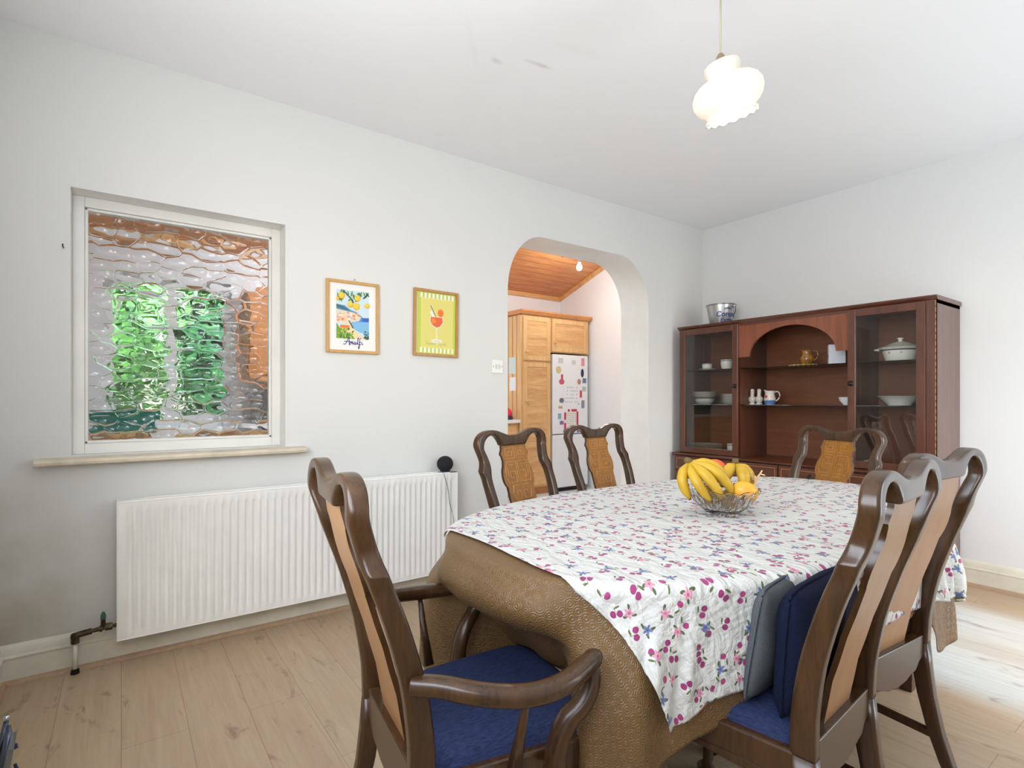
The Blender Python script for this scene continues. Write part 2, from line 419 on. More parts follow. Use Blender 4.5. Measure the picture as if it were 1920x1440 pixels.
# ------------------------------------------------------------------ room shell
def wall_with_hole(name, axis, pos, thick, a0, a1, z0, z1, hole, m, hm=None):
    """wall in the plane axis=pos running a0..a1, holes cut as outlines [(a,z)...] ordered counter-clockwise"""
    bm = bmesh.new()
    def P(a, z, t): return (t, a, z) if axis == 'x' else (a, t, z)
    faces = []
    for t in (pos, pos+thick):
        outer = [bm.verts.new(P(a, z, t)) for a, z in ((a0, z0), (a1, z0), (a1, z1), (a0, z1))]
        es = [bm.edges.new((outer[i], outer[(i+1) % 4])) for i in range(4)]
        rings = []
        for h in hole:
            vs = [bm.verts.new(P(a, z, t)) for a, z in h]; rings.append(vs)
            es += [bm.edges.new((vs[i], vs[(i+1) % len(vs)])) for i in range(len(vs))]
        bmesh.ops.triangle_fill(bm, use_beauty=True, use_dissolve=False, edges=es)
        faces.append((outer, rings))
    (o0, r0), (o1, r1) = faces
    for i in range(4): bm.faces.new((o0[i], o0[(i+1) % 4], o1[(i+1) % 4], o1[i]))
    hf = []
    for q0, q1 in zip(r0, r1):
        n = len(q0)
        for i in range(n): hf.append(bm.faces.new((q0[i], q0[(i+1) % n], q1[(i+1) % n], q1[i])))
    bmesh.ops.recalc_face_normals(bm, faces=bm.faces)
    me = bpy.data.meshes.new(name); me.materials.append(m)
    if hm:
        me.materials.append(hm)
        for f in hf: f.material_index = 1; 
    for f in hf: f.smooth = True
    bm.to_mesh(me); bm.free()
    me.set_sharp_from_angle(angle=R(35))
    o = bpy.data.objects.new(name, me); COL.objects.link(o); return struct(o)
def rect(a0, a1, z0, z1): return [(a0, z0), (a1, z0), (a1, z1), (a0, z1)]
def arch_pts():
    y0, y1, zt = 2.083, 3.492, 2.265; pts = [(y0, -.002), (y1, -.002)]
    for i in range(15):
        a = R(90*i/14); pts.append((y1-.34+.34*math.cos(a), zt-.40+.40*math.sin(a)))
    for i in range(15):
        a = R(90+90*i/14); pts.append((y0+.30+.30*math.cos(a), zt-.40+.40*math.sin(a)))
    return pts
AP = arch_pts()
AP[0] = (2.083, .001); AP[1] = (3.492, .001)
WT = .30
wall_with_hole('wall_left', 'x', 0, -WT, FRONTY-.3, BACKY, 0, HC, [rect(-.173, .683, .895, 2.032), AP], M_wall, M_white)
wall_with_hole('wall_back', 'y', BACKY, .2, 0, RIGHTX, 0, HC, [], M_wallb)
wall_with_hole('wall_front', 'y', FRONTY, -.3, 0, RIGHTX, 0, HC, [rect(1.35, 3.35, .95, 2.35)], M_wallb)  # opening added for the front fill lamp
wall_with_hole('wall_right', 'x', RIGHTX, .25, FRONTY, BACKY, 0, HC, [rect(2.60, 3.78, .02, 2.13)], M_wallb)
struct(MB().box((-.0, FRONTY, -.1), (RIGHTX, BACKY, 0)).build('floor', M_floor))
struct(MB().box((0, FRONTY-.3, HC), (RIGHTX+.25, BACKY+.2, HC+.12)).build('ceiling', M_ceil))
# glazing bars of the unseen glazed door and the window added for fill
def bars(name, plane, c, a, z, m=M_white):
    q = MB(); t = .05
    (a0, a1), (z0, z1) = a, z
    def B(a0_, a1_, z0_, z1_):
        if plane == 'x': q.box((c-t/2, a0_, z0_), (c+t/2, a1_, z1_))
        else: q.box((a0_, c-t/2, z0_), (a1_, c+t/2, z1_))
    B(a0, a1, z0, z0+.05); B(a0, a1, z1-.05, z1); B(a0, a0+.05, z0, z1); B(a1-.05, a1, z0, z1); mid = (a0+a1)/2; B(mid-.03, mid+.03, z0, z1)
    return struct(q.build(name, m))
bars('door_1', 'x', RIGHTX+.12, (2.60, 3.78), (.02, 2.13))
bars('window_added', 'y', FRONTY-.12, (1.35, 3.35), (.95, 2.35))  # made-up window framing the front fill lamp

# skirting (stepped profile) and quarter round
def skirt(name, p0, p1, nrm, m=M_cream, h=.155):
    p0, p1, nr = Vector((*p0, 0)), Vector((*p1, 0)), Vector((*nrm, 0))
    prof = [(0, 0), (.018, 0), (.018, h*.64), (.022, h*.66), (.022, h*.70), (.014, h*.73), (.013, h*.9), (.007, h*.97), (0, h)]
    q = MB(); q.loft([[p+nr*a+Vector((0, 0, z)) for a, z in prof] for p in (p0, p1)])
    s = struct(q.build(name, m, auto=30)); return s
def quarter(name, p0, p1, nrm):
    p0, p1, nr = Vector((*p0, 0)), Vector((*p1, 0)), Vector((*nrm, 0))
    prof = [(.0185, 0), (.036, 0), (.034, .008), (.029, .015), (.0185, .018)]
    q = MB(); q.loft([[p+nr*a+Vector((0, 0, z)) for a, z in prof] for p in (p0, p1)])
    return struct(q.build(name, wood_qr, auto=40))
wood_qr = wood('beading_laminate', (190, 162, 130), (160, 130, 102), 'x', .5, 0, 1, .7)
skirt('baseboard_left', (0, FRONTY), (0, 2.083), (1, 0)); skirt('baseboard_left', (0, 3.492), (0, BACKY), (1, 0))
skirt('baseboard_back', (0, BACKY), (RIGHTX, BACKY), (0, -1)); skirt('baseboard_front', (0, FRONTY), (RIGHTX, FRONTY), (0, 1))
skirt('baseboard_right', (RIGHTX, FRONTY), (RIGHTX, 2.60), (-1, 0)); skirt('baseboard_right', (RIGHTX, 3.78), (RIGHTX, BACKY), (-1, 0))
quarter('trim_1', (0, FRONTY+.02), (0, 2.083), (1, 0)); quarter('trim_2', (0.02, BACKY), (RIGHTX, BACKY), (0, -1)); quarter('trim_3', (0.02, FRONTY), (RIGHTX, FRONTY), (0, 1))

# internal window with textured glass
wf = MB()
y0, y1, z0, z1 = -.173, .683, .895, 2.032
fx0, fx1 = -.17, -.105
for a in ((y0, y0+.042, z0, z1), (y1-.042, y1, z0, z1)): wf.box((fx0, a[0], a[2]), (fx1, a[1], a[3]))
wf.box((fx0, y0+.042, z0), (fx1, y1-.042, z0+.045)); wf.box((fx0, y0+.042, z1-.045), (fx1, y1-.042, z1))
bd = .012
for a in ((y0+.042, y0+.042+bd, z0+.045, z1-.045), (y1-.042-bd, y1-.042, z0+.045, z1-.045)): wf.box((fx0+.012, a[0], a[2]), (fx1-.012, a[1], a[3]))
wf.box((fx0+.012, y0+.042, z0+.045), (fx1-.012, y1-.042, z0+.045+bd)); wf.box((fx0+.012, y0+.042, z1-.045-bd), (fx1-.012, y1-.042, z1-.045))
WIN = struct(wf.build('window_1', M_white, bevel=.003))
def hammered():
    m = bpy.data.materials.new('rippled_glass'); m.use_nodes = True; n, l = m.node_tree.nodes, m.node_tree.links
    n.clear(); g = NG(m); out = n.new('ShaderNodeOutputMaterial'); tc = n.new('ShaderNodeTexCoord')
    gl = n.new('ShaderNodeBsdfGlass'); gl.inputs['Roughness'].default_value = 0; gl.inputs['IOR'].default_value = 1.5
    wob = g.tex('ShaderNodeTexNoise', tc.outputs['Object'], Scale=9.0, Detail=1.0)
    add = n.new('ShaderNodeVectorMath'); add.operation = 'MULTIPLY_ADD'; l.new(wob.outputs['Color'], add.inputs[0]); add.inputs[1].default_value = (0, .03, .02); l.new(tc.outputs['Object'], add.inputs[2])
    v = g.tex('ShaderNodeTexVoronoi', g.map(add.outputs[0], (0.001, 11.5, 20)), Scale=1.0, Randomness=.75, feature='SMOOTH_F1', Smoothness=.22)
    l.new(g.bump(g.m('POWER', v.outputs['Distance'], 2.0), 1.0, .042), gl.inputs['Normal']); l.new(gl.outputs[0], out.inputs[0])
    return m
pn = MB().box((-.143, y0+.045, z0+.05), (-.136, y1-.045, z1-.05)).build('pane', hammered(), WIN)
sl = MB(); sl.loft([[(x, y, z) for x, z in ((-.105, .858), (.055, .862), (.066, .868), (.068, .878), (.062, .888), (.05, .893), (-.105, .894))] for y in (y0+.001, y1-.001)])
sl2 = MB(); sl2.loft([[(x, y, z) for x, z in ((.0005, .860), (.055, .862), (.066, .868), (.068, .878), (.062, .888), (.05, .893), (.0005, .894))] for y in (-.285, .772)])
sil = struct(sl2.build('trim_window_sill', M_sillm, auto=30))

# ------------------------------------------------------------------ kitchen beyond
KX = -2.75; KY1 = 4.92; KY0 = -1.6
def kz(x): return 2.53+(x-KX)*.335
struct(MB().box((KX-.2, KY0, -.1), (-.0005, KY1, -.0)).build('floor_kitchen', mat('pale_tile', (224, 224, 222), .35, var=.05)))
wall_with_hole('wall_kitchen_far', 'x', KX, -.2, KY0, KY1, 0, 2.62, [rect(-.12, .84, .95, 2.15)], M_whitewall)
q = MB(); q.prism([(KX-.2, KY1, 0), (-.0, KY1, 0), (-.0, KY1, 3.5), (KX-.2, KY1, 2.6)], (0, .2, 0)); struct(q.build('wall_kitchen_back', M_whitewall))
q = MB(); q.prism([(KX-.2, KY0-.2, 0), (-.0, KY0-.2, 0), (-.0, KY0-.2, 3.5), (KX-.2, KY0-.2, 2.6)], (0, .2, 0)); struct(q.build('wall_kitchen_front', M_whitewall))
struct(MB().box((-WT, FRONTY-.3, HC), (-.001, BACKY+.2, 3.6)).build('wall_kitchen_upper', M_whitewall))
struct(MB().box((-WT, BACKY+.0005, 0), (-.001, KY1, 3.6)).build('wall_kitchen_side', M_whitewall))
struct(MB().box((-WT, KY0, 0), (-.001, FRONTY-.301, 3.6)).build('wall_kitchen_corner', M_whitewall))
def pineceil():
    m, g, b, tc = newmat('pine_ceiling_boards', .4)
    v = tc.outputs['Object']; sp = g.n.new('ShaderNodeSeparateXYZ'); g.l.new(v, sp.inputs[0])
    fr = g.m('FRACT', g.m('DIVIDE', sp.outputs[0], .095)); row = g.m('FLOOR', g.m('DIVIDE', sp.outputs[0], .095))
    cb = g.n.new('ShaderNodeCombineXYZ'); g.l.new(sp.outputs[0], cb.inputs[0]); g.l.new(g.m('MULTIPLY_ADD', row, 3.7, sp.outputs[1]), cb.inputs[1])
    n1 = g.tex('ShaderNodeTexNoise', g.map(cb.outputs[0], (16, 1.6, 1)), Scale=2.0, Detail=6.0, Distortion=.7)
    kn = g.tex('ShaderNodeTexVoronoi', g.map(cb.outputs[0], (9, 4, 1)), Scale=1.0)
    cl = g.n.new('ShaderNodeClamp'); g.l.new(g.m('MULTIPLY_ADD', n1.outputs[0], 2.2, -.6), cl.inputs[0])
    col = g.mix(cl.outputs[0], lin((222, 160, 106)), lin((190, 122, 74)))
    col = g.mix(g.m('LESS_THAN', kn.outputs['Distance'], .09), col, lin((112, 60, 32)))
    col = g.mix(g.m('LESS_THAN', fr, .05), col, lin((132, 76, 42)))
    g.l.new(col, b.inputs['Base Color']); return m
q = MB(); q.prism([(KX-.2, KY0-.2, kz(KX-.2)), (-.0, KY0-.2, kz(0)), (-.0, KY0-.2, kz(0)+.1), (KX-.2, KY0-.2, kz(KX-.2)+.1)], (0, KY1-KY0+.4, 0))
struct(q.build('ceiling_kitchen', pineceil()))
q = MB()
q.prism([(KX, KY1-.03, kz(KX)-.05), (-WT, KY1-.03, kz(-WT)-.05), (-WT, KY1-.03, kz(-WT)), (KX, KY1-.03, kz(KX))], (0, .03, 0))
q.box((KX, KY0, kz(KX)-.045), (KX+.03, KY1-.03, kz(KX)+.01))
struct(q.build('trim_kitchen_cornice', M_pinex))
# kitchen window and its frame
q = MB(); a0, a1, b0, b1 = -.12, .84, .95, 2.15
q.box((KX-.14, a0, b0), (KX-.06, a0+.06, b1)); q.box((KX-.14, a1-.06, b0), (KX-.06, a1, b1)); q.box((KX-.14, a0+.06, b0), (KX-.06, a1-.06, b0+.06)); q.box((KX-.14, a0+.06, b1-.06), (KX-.06, a1-.06, b1)); q.box((KX-.14, .33, b0+.06), (KX-.06, .40, b1-.06))
kw = struct(q.build('window_3', M_plastic, bevel=.004))
MB().box((KX-.105, a0+.06, b0+.06), (KX-.099, a1-.06, b1-.06)).build('pane', clearmat('window_glass', (250, 252, 252), 0, 1.45, .5), kw)

# garden
struct(MB().box((-14, -8, -.4), (KX-.21, 10, -.3)).build('ground', mat('lawn', (98, 132, 62), .9, var=.4, vscale=2)))
leafm = mat('leaf_green', (132, 176, 70), .5, c2=(74, 120, 48), vscale=4); leafm2 = mat('leaf_deep', (84, 130, 60), .5, c2=(44, 88, 46), vscale=4)
def bush(c, r, n, m, label):
    rnd = random.Random(hash(label) % 1000 if False else len(label)); q = MB()
    t = thing('garden_shrub', label, 'shrub', (c[0], c[1], -.3), 0, 'shrubs outside the kitchen window')
    for _ in range(n):
        d = Vector((rnd.gauss(0, 1), rnd.gauss(0, 1), rnd.gauss(0, 1))).normalized(); k = .55+.45*rnd.random()
        p = Vector((d.x*r[0]*k, d.y*r[1]*k, c[2]+.3+d.z*r[2]*k)); s_ = .05+.07*rnd.random()
        a = Vector((rnd.gauss(0, 1), rnd.gauss(0, 1), rnd.gauss(0, 1))).normalized(); b = a.cross(d).normalized(); a = b.cross(d)
        nrm = a.cross(b)*.1*s_
        q.add([p-a*s_*1.6, p-b*s_*.7+nrm, p+a*s_*1.6, p+b*s_*.7+nrm], [(0, 1, 2, 3)])
    q.build('foliage', m, t)
    MB().tube([(0, 0, 0), (0.05, .03, .5), (0, 0, c[2]+.1)], [.05, .04, .02], 8).build('stem', mat('bark', (92, 78, 60), .9), t)
bush((-6.2, -.7, 1.9), (1.0, 1.1, 1.3), 2600, leafm, 'bright green shrub seen blurred through the rippled window, left half')
bush((-6.0, 1.5, 1.6), (.9, 1.0, 1.2), 2400, leafm2, 'deep green shrub behind rippled window glass, right of the bright one')
bush((-9.6, .3, 2.3), (1.2, 3.2, 1.7), 2600, leafm, 'tall green shrub filling the garden behind the other two')
# worktop along the kitchen's far wall, seen through the rippled window
t = thing('base_unit', 'kitchen base unit with pine doors below the garden window', 'cabinet', (KX, 0, 0))
MB().box((.012, -1.2, .1), (.57, 3.78, .86)).build('carcass', M_pine, t)
for i in range(8):
    a = -1.19+i*.62; d = MB().box((.571, a, .13), (.588, a+.6, .84)).build('door', M_pinex, t, bevel=.003)
    MB().sphere((.6, a+.55, .7), .015, 10, 6).build('knob', M_pine, d)
wt = MB().box((KX+.0005, -1.2, .862), (KX+.61, 3.785, .9)).build('worktop', mat('white_worktop', (236, 236, 234), .3, var=.03), None, bevel=.004)
tag(wt, 'white kitchen worktop running up to the tall pine cabinet', 'worktop')
t = thing('wall_cabinet', 'pine wall cabinet right of the kitchen window, blurred orange through glass', 'cabinet', (KX, .92, 0))
MB().box((.012, 0, 1.3), (.33, 1.2, 2.12)).build('carcass', mat('orange_pine', (222, 150, 90), .4, var=.15, vscale=4), t)
for i in range(2): MB().box((.331, .01+i*.6, 1.32), (.348, .59+i*.6, 2.1)).build('door', mat('orange_pine', (0, 0, 0)), t, bevel=.003)
t = thing('storage_box', 'teal plastic box standing on worktop below the kitchen window', 'box', (KX+.3, .02, .9))
q = MB(); q.loft([[(-.12, -.2, 0), (.12, -.2, 0), (.12, .2, 0), (-.12, .2, 0)], [(-.14, -.23, .13), (.14, -.23, .13), (.14, .23, .13), (-.14, .23, .13)]]); q.build('body', mat('teal_plastic', (24, 120, 104), .4), t, bevel=.006)
MB().box((-.15, -.24, .13), (.15, .24, .15)).build('rim', mat('teal_plastic', (0, 0, 0)), t, bevel=.004)
t = thing('kitchen_appliance', 'grey boxy appliance blurred behind the right edge of the rippled window', 'appliance', (KX+.26, 1.25, .9))
MB().box((-.18, -.26, .01), (.18, .26, .3)).build('body', mat('grey_casing', (150, 146, 140), .4), t, bevel=.008)
MB().box((.181, -.24, .03), (.19, .12, .28)).build('door', mat('grey_door_glass', (90, 88, 86), .2), t, bevel=.003)

# tall pine cabinet, grooved side, top box over the fridge
FX = -2.12
t = thing('larder_cabinet', 'tall pine kitchen cabinet with grooved side, left of the fridge', 'cabinet', (0, 0, 0))
MB().box((KX+.01, 3.80, .09), (FX-.02, 4.235, 2.14)).build('carcass', M_pine, t)
MB().box((KX+.03, 3.82, 0), (FX-.06, 4.23, .09)).build('plinth', mat('orange_pine', (0, 0, 0)), t)
sp_ = MB()
for i in range(7):
    xx = KX+.02+i*.086; sp_.box((xx, 3.786, .1), (xx+.072, 3.7995, 2.13))
sp_.build('side_panel', M_pine, t, bevel=.003)
def framed_door(parent, ya, yb, za, zb, knob, panel=M_pinex):
    d = MB(); w = .055; x0, x1 = FX-.019, FX
    d.box((x0, ya, za), (x1, ya+w, zb)); d.box((x0, yb-w, za), (x1, yb, zb)); d.box((x0, ya+w, za), (x1, yb-w, za+w)); d.box((x0, ya+w, zb-w), (x1, yb-w, zb))
    o = d.build('door', M_pine, parent, bevel=.003)
    MB().box((x0+.002, ya+w, za+w), (x1-.006, yb-w, zb-w)).build('panel', panel, o)
    k = MB(); k.sphere((x1+.022, *knob), .015, 12, 8); k.tube([(x1, *knob), (x1+.02, *knob)], .007, 8); k.build('knob', M_pine, o, smooth=True)
framed_door(t, 3.815, 4.225, 1.60, 2.12, (3.85, 1.70)); framed_door(t, 3.815, 4.225, .12, 1.575, (3.85, 1.12))
t = thing('bridging_cabinet', 'pine cupboard fitted above the white fridge freezer', 'cabinet', (0, 0, 0))
MB().box((KX+.01, 4.237, 1.71), (FX-.02, 4.87, 2.14)).build('carcass', M_pine, t)
framed_door(t, 4.25, 4.83, 1.72, 2.12, (4.29, 1.83))
co = MB()
co.loft([[(x, y, z) for x, z in ((KX+.01, 2.1405), (FX+.006, 2.1405), (FX+.03, 2.175), (FX+.03, 2.19), (KX+.01, 2.19))] for y in (3.765, 4.89)])
tag(co.build('cornice', mat('orange_pine', (0, 0, 0))), 'pine cornice moulding along the top of the tall kitchen cabinets', 'moulding')

# fridge freezer
t = thing('fridge_freezer', 'white upright fridge freezer covered in small magnets', 'fridge', (0, 0, 0))
M_fr = mat('fridge_enamel', (240, 241, 243), .3)
MB().box((KX+.05, 4.262, .03), (FX-.055, 4.845, 1.69)).build('body', M_fr, t, bevel=.006)
d1 = MB().box((FX-.052, 4.262, .71), (FX, 4.845, 1.69)).build('door', M_fr, t, bevel=.012)
d2 = MB().box((FX-.052, 4.262, .05), (FX, 4.845, .70)).build('door', M_fr, t, bevel=.012)
MB().box((FX-.05, 4.29, .0), (FX-.03, 4.82, .045)).build('foot_grille', M_dark, t)
def fm(y, z, w, h, c, label, cat='magnet', shape='r', name='fridge_magnet'):
    q = MB(); x = FX+.0006
    if shape == 'r': q.box((x, y-w/2, z-h/2), (x+.004, y+w/2, z+h/2))
    else: q.prism([(x, y+w/2*math.cos(a), z+h/2*math.sin(a)) for a in [2*math.pi*i/14 for i in range(14)]], (.004, 0, 0))
    o = q.build(name, mat('magnet_%d_%d_%d' % c, c, .5), bevel=.0008)
    return tag(o, label, cat, 'magnets on the fridge')
fm(4.385, 1.615, .075, .06, (202, 208, 202), 'pale grey rectangular magnet, top left of fridge door')
fm(4.60, 1.60, .06, .055, (208, 212, 206), 'pale grey magnet near top middle of fridge door')
fm(4.755, 1.61, .05, .10, (226, 150, 158), 'pink tag magnet, top right of fridge door')
fm(4.35, 1.50, .08, .09, (214, 196, 140), 'round tan magnet on fridge, upper left', shape='c')
fm(4.405, 1.415, .03, .06, (200, 70, 90), 'thin red magnet above the pink scooter magnet')
fm(4.40, 1.355, .085, .07, (206, 96, 122), 'pink scooter shaped magnet on left of fridge', shape='c')
fm(4.745, 1.47, .05, .11, (50, 44, 86), 'dark purple oval magnet on right of fridge', shape='c')
fm(4.69, 1.36, .06, .07, (178, 132, 112), 'round brown magnet beside the blue picture magnet', shape='c')
fm(4.78, 1.375, .06, .06, (108, 124, 152), 'blue grey picture magnet at the right edge of fridge')
fm(4.775, 1.27, .06, .06, (176, 202, 198), 'pale teal magnet at right edge, below the blue picture')
fm(4.72, 1.205, .035, .09, (198, 84, 82), 'small red figure magnet on right of fridge')
fm(4.755, 1.075, .05, .10, (138, 146, 158), 'tall grey photo magnet at right of fridge, lower one')
fm(4.40, 1.125, .075, .06, (116, 118, 134), 'dark grey car shaped magnet on left of fridge', shape='c')
fm(4.38, 1.04, .06, .03, (206, 168, 128), 'flat orange magnet under the grey car magnet')
fm(4.365, .93, .05, .07, (140, 180, 190), 'light blue square magnet left of the framed chart')
fm(4.40, .85, .06, .045, (150, 110, 170), 'small purple magnet left of the framed chart')
fm(4.75, .79, .022, .025, (44, 60, 120), 'tiny round blue magnet at lower right of fridge', shape='c')
fm(4.68, 1.08, .022, .022, (150, 190, 220), 'tiny pale blue magnet above the framed chart', shape='c')
fm(4.45, .70+.04, .05, .05, (90, 120, 120), 'dark teal magnet at lower left corner of the chart', shape='c')
fm(4.675, .742, .05, .05, (130, 120, 160), 'lilac magnet at lower right corner of the chart', shape='c')
# calendar and chart on the door
t = thing('paper_chart', 'paper chart in a red and white frame stuck on the fridge', 'chart', (FX+.0008, 4.56, .865))
q = MB().box((0, -.10, -.13), (.002, .10, .13)); q.build('sheet', mat('paper_cream', (238, 236, 226), .8), t)
q = MB(); rd = mat('red_border', (204, 58, 84), .6)
for (a, b, c_, d_) in ((-.12, -.09, -.11, -.02), (-.12, -.09, .02, .11), (.085, .115, -.12, .12), (-.06, -.03, .12, .15), (0, .09, .12, .15)): q.box((.0022, a, c_), (.0034, b, d_))
q.build('border', rd, t)
q = MB(); ink = mat('grey_ink', (150, 160, 164), .8); rnd = random.Random(3)
for i in range(6):
    for j in range(9): q.box((.0022, -.075+i*.027, -.10+j*.024), (.0026, -.075+i*.027+.006+.012*rnd.random(), -.10+j*.024+.006))
q.build('printed_rows', ink, t)
t = thing('paper_calendar', 'white sheet with rows of pencilled letters on the fridge', 'paper', (FX+.0008, 4.55, 1.22))
MB().box((0, -.12, -.15), (.0015, .12, .24)).build('sheet', mat('paper_white', (240, 241, 242), .8), t)
q = MB()
for i in range(7):
    for j in range(5):
        if rnd.random() < .85: q.tube([(.002, -.10+i*.032, -.12+j*.045), (.002, -.09+i*.032, -.105+j*.045), (.002, -.083+i*.032, -.12+j*.045)], .0022, 5)
q.build('handwriting', mat('grey_ink', (0, 0, 0)), t)
# red kettle-like item on the worktop, papers on the cabinet side
t = thing('kitchen_gadget', 'small red gadget with dark base on the kitchen worktop', 'gadget', (-2.24, 3.66, .9))
q = MB(); q.lathe([(0, .035), (.06, .035), (.062, .07), (.05, .11), (.02, .135), (0, .137)], n=20); q.build('body', mat('red_plastic', (222, 40, 70), .35), t, smooth=True)
MB().lathe([(0, 0), (.07, 0), (.07, .034), (0, .035)], n=20).build('base', mat('dark_plastic', (46, 56, 82), .4), t, auto=40)
q = MB().box((-2.62, 3.785, 1.62), (-2.42, 3.7868, 2.12)); tag(q.build('wall_calendar', mat('paper_blue', (210, 218, 232), .7)), 'pale blue calendar pinned high on the pine cabinet side', 'calendar')
q = MB().box((-2.38, 3.785, 1.44), (-2.24, 3.7868, 1.64)); tag(q.build('paper_note', mat('paper_note_green', (214, 228, 226), .7)), 'pale green note pinned mid height on the pine cabinet side', 'note')
q = MB().box((-2.36, 3.785, 1.24), (-2.24, 3.7868, 1.40)); tag(q.build('paper_note', mat('paper_white', (0, 0, 0))), 'white note pinned below the green note on the cabinet', 'note')
# bulb hanging in the kitchen
bx, by, bz = -1.49, 4.11, 2.60
t = thing('pendant_bulb', 'bare lit bulb hanging from the pine kitchen ceiling', 'lamp', (bx, by, bz))
q = MB(); q.tube([(0, 0, .09), (0, 0, kz(bx)-bz-.005)], .004, 6); q.lathe([(0, .085), (.018, .085), (.018, .05), (.013, .045), (0, .045)], n=14); q.build('cord', M_plastic, t, auto=40)
MB().lathe([(.012, .047), (.016, .035), (.028, .012), (.031, -.008), (.024, -.028), (.01, -.037), (0, -.039)], n=20).build('bulb', mat('lit_bulb', (255, 250, 240), .4, emis=(255, 244, 225), estr=14), t, smooth=True)
pl = bpy.data.lights.new('kitchen_bulb_light', 'POINT'); pl.energy = 11; pl.color = (1, .99, .97); pl.shadow_soft_size = .04
po = bpy.data.objects.new('kitchen_bulb_light', pl); COL.objects.link(po); po.location = (bx, by, bz-.09)

# ------------------------------------------------------------------ radiator
ra, rb, r0, r1, rx = -.015, 1.64, .112, .70, .103
t = thing('radiator', 'long white panel radiator fixed to the wall beneath the window', 'radiator', (0, 0, 0))
n = 49; P = []; ys = []
pitch = (rb-ra-.05)/n
for i in range(n):
    yy = ra+.025+i*pitch
    for k, d in ((0, 0), (.30, 0), (.45, .009), (.85, .009)): ys.append((yy+k*pitch, d))
ys = [(ra+.003, 0), (ra+.012, 0)]+ys+[(rb-.012, 0), (rb-.003, 0)]
for y, d in ys:
    row = []
    for z, f in ((r0+.004, 0), (r0+.03, 0), (r0+.042, 1), (r1-.052, 1), (r1-.04, 0), (r1-.004, 0)): row.append((rx-d*f, y, z))
    P.append(row)
q = MB(); q.grid(P); q.build('front_panel', M_rad, t, smooth=True)
q = MB(); q.box((rx-.014, ra, r0), (rx-.010, rb, r1)); q.box((.03, ra+.01, r0+.01), (.042, rb-.01, r1-.01))
q.box((rx-.014, ra, r0), (rx+.003, ra+.005, r1)); q.box((rx-.014, rb-.005, r0), (rx+.003, rb, r1)); q.box((rx-.014, ra, r0), (rx+.002, rb, r0+.005)); q.box((rx-.014, ra, r1-.005), (rx+.002, rb, r1))
q.build('body', M_rad, t, bevel=.002)
q = MB(); q.box((.028, ra, r1-.006), (rx-.004, ra+.05, r1+.003)); q.box((.028, ra+.05, r1-.006), (.045, rb, r1+.003)); q.box((rx-.02, ra+.05, r1-.006), (rx-.004, rb, r1+.003)); q.box((.028, rb-.05, r1-.006), (rx-.004, rb, r1+.003))
q.box((.045, ra+.10, r1-.004), (rx-.02, rb-.05, r1+.001))
q.box((.028, ra-.001, r0), (rx, ra+.002, r1)); q.box((.028, rb-.002, r0), (rx, rb+.001, r1)); q.build('top_grille', M_rad, t)
q = MB(); q.box((.05, ra+.055, r1-.02), (.08, ra+.095, r1-.012)); q.build('vent_slots', M_dark, t)
for y in (.25, 1.4):
    q = MB().box((.0005, y, .2), (.03, y+.03, .65)); q.build('bracket', M_rad, t)
t = thing('radiator_pipe', 'old pipe and corroded valve beside the radiator, left end', 'pipe', (0, 0, 0))
q = MB(); q.tube([(.055, -.155, 0), (.055, -.155, .13)], .0085, 10); q.build('upright_pipe', M_cream, t, smooth=True)
q = MB(); q.sphere((.055, -.155, .152), .016); q.tube([(.055, -.155, .125), (.055, -.155, .165)], .0145, 8); q.tube([(.055, -.15, .158), (.055, -.1, .163)], .013, 8); q.tube([(.055, -.10, .163), (.055, -.035, .168)], .009, 8); q.tube([(.055, -.055, .168), (.055, -.03, .168)], .015, 6); q.tube([(.055, -.075, .165), (.055, -.065, .165)], .013, 10); q.tube([(.055, -.032, .168), (.055, ra+.03, .168)], .008, 8)
q.build('elbow', M_brass, t, auto=40)
q = MB(); q.tube([(.055, -.062, .17), (.055, -.062, .205)], [.009, .008], 8); q.build('valve_stem', M_brass, t, auto=40)
q = MB(); q.tube([(.055, -.062, .205), (.055, -.062, .222), (.055, -.062, .235)], [.010, .009, .004], 8); q.build('valve_cap', mat('verdigris', (60, 96, 84), .6), t, auto=40)
q = MB(); q.lathe([(0, 0.0), (.016, 0.0), (.014, .018), (.009, .02)], c=(.055, -.155, 0), n=12); q.build('floor_collar', M_dark, t)

# speaker on radiator
t = thing('smart_speaker', 'black ball shaped speaker sitting on the radiator', 'speaker', (.066, 1.575, r1+.0035))
q = MB(); q.sphere((0, 0, .047), (.049, .049, .047), 32, 20); q.build('body', M_black, t, smooth=True)
MB().lathe([(0, 0), (.028, 0), (.03, .006), (0, .007)], n=24).build('base', mat('dark_plastic', (0, 0, 0)), t)
cab = MB().tube(smooth_pts([(.07, 1.53, r1+.006), (.10, 1.545, r1+.008), (.108, 1.55, r1-.02), (.108, 1.575, .60), (.109, 1.58, .52), (.108, 1.61, .44), (.108, 1.63, .2), (.10, 1.66, .03)], 2), .0016, 6)
tag(cab.build('power_cable', mat('thin_grey_cable', (96, 96, 98), .5), smooth=True), 'thin grey cable trailing down the right end of the radiator', 'cable')

# light switch
t = thing('light_switch', 'white double light switch on the wall left of the archway', 'switch', (0.0005, 1.996, 1.351))
MB().box((0, -.043, -.043), (.008, .043, .043)).build('plate', M_plastic, t, bevel=.003)
for a in (-.012, .012): MB().box((.008, a-.006, -.014), (.013, a+.006, .014)).build('rocker', mat('switch_ivory', (214, 212, 204), .4), t, bevel=.001)
for a in (-.033, .033):
    q = MB(); q.prism([(.008, a+.003*math.cos(b), .003*math.sin(b)) for b in [i*math.pi/4 for i in range(8)]], (.001, 0, 0)); q.build('screw', M_dark, t)

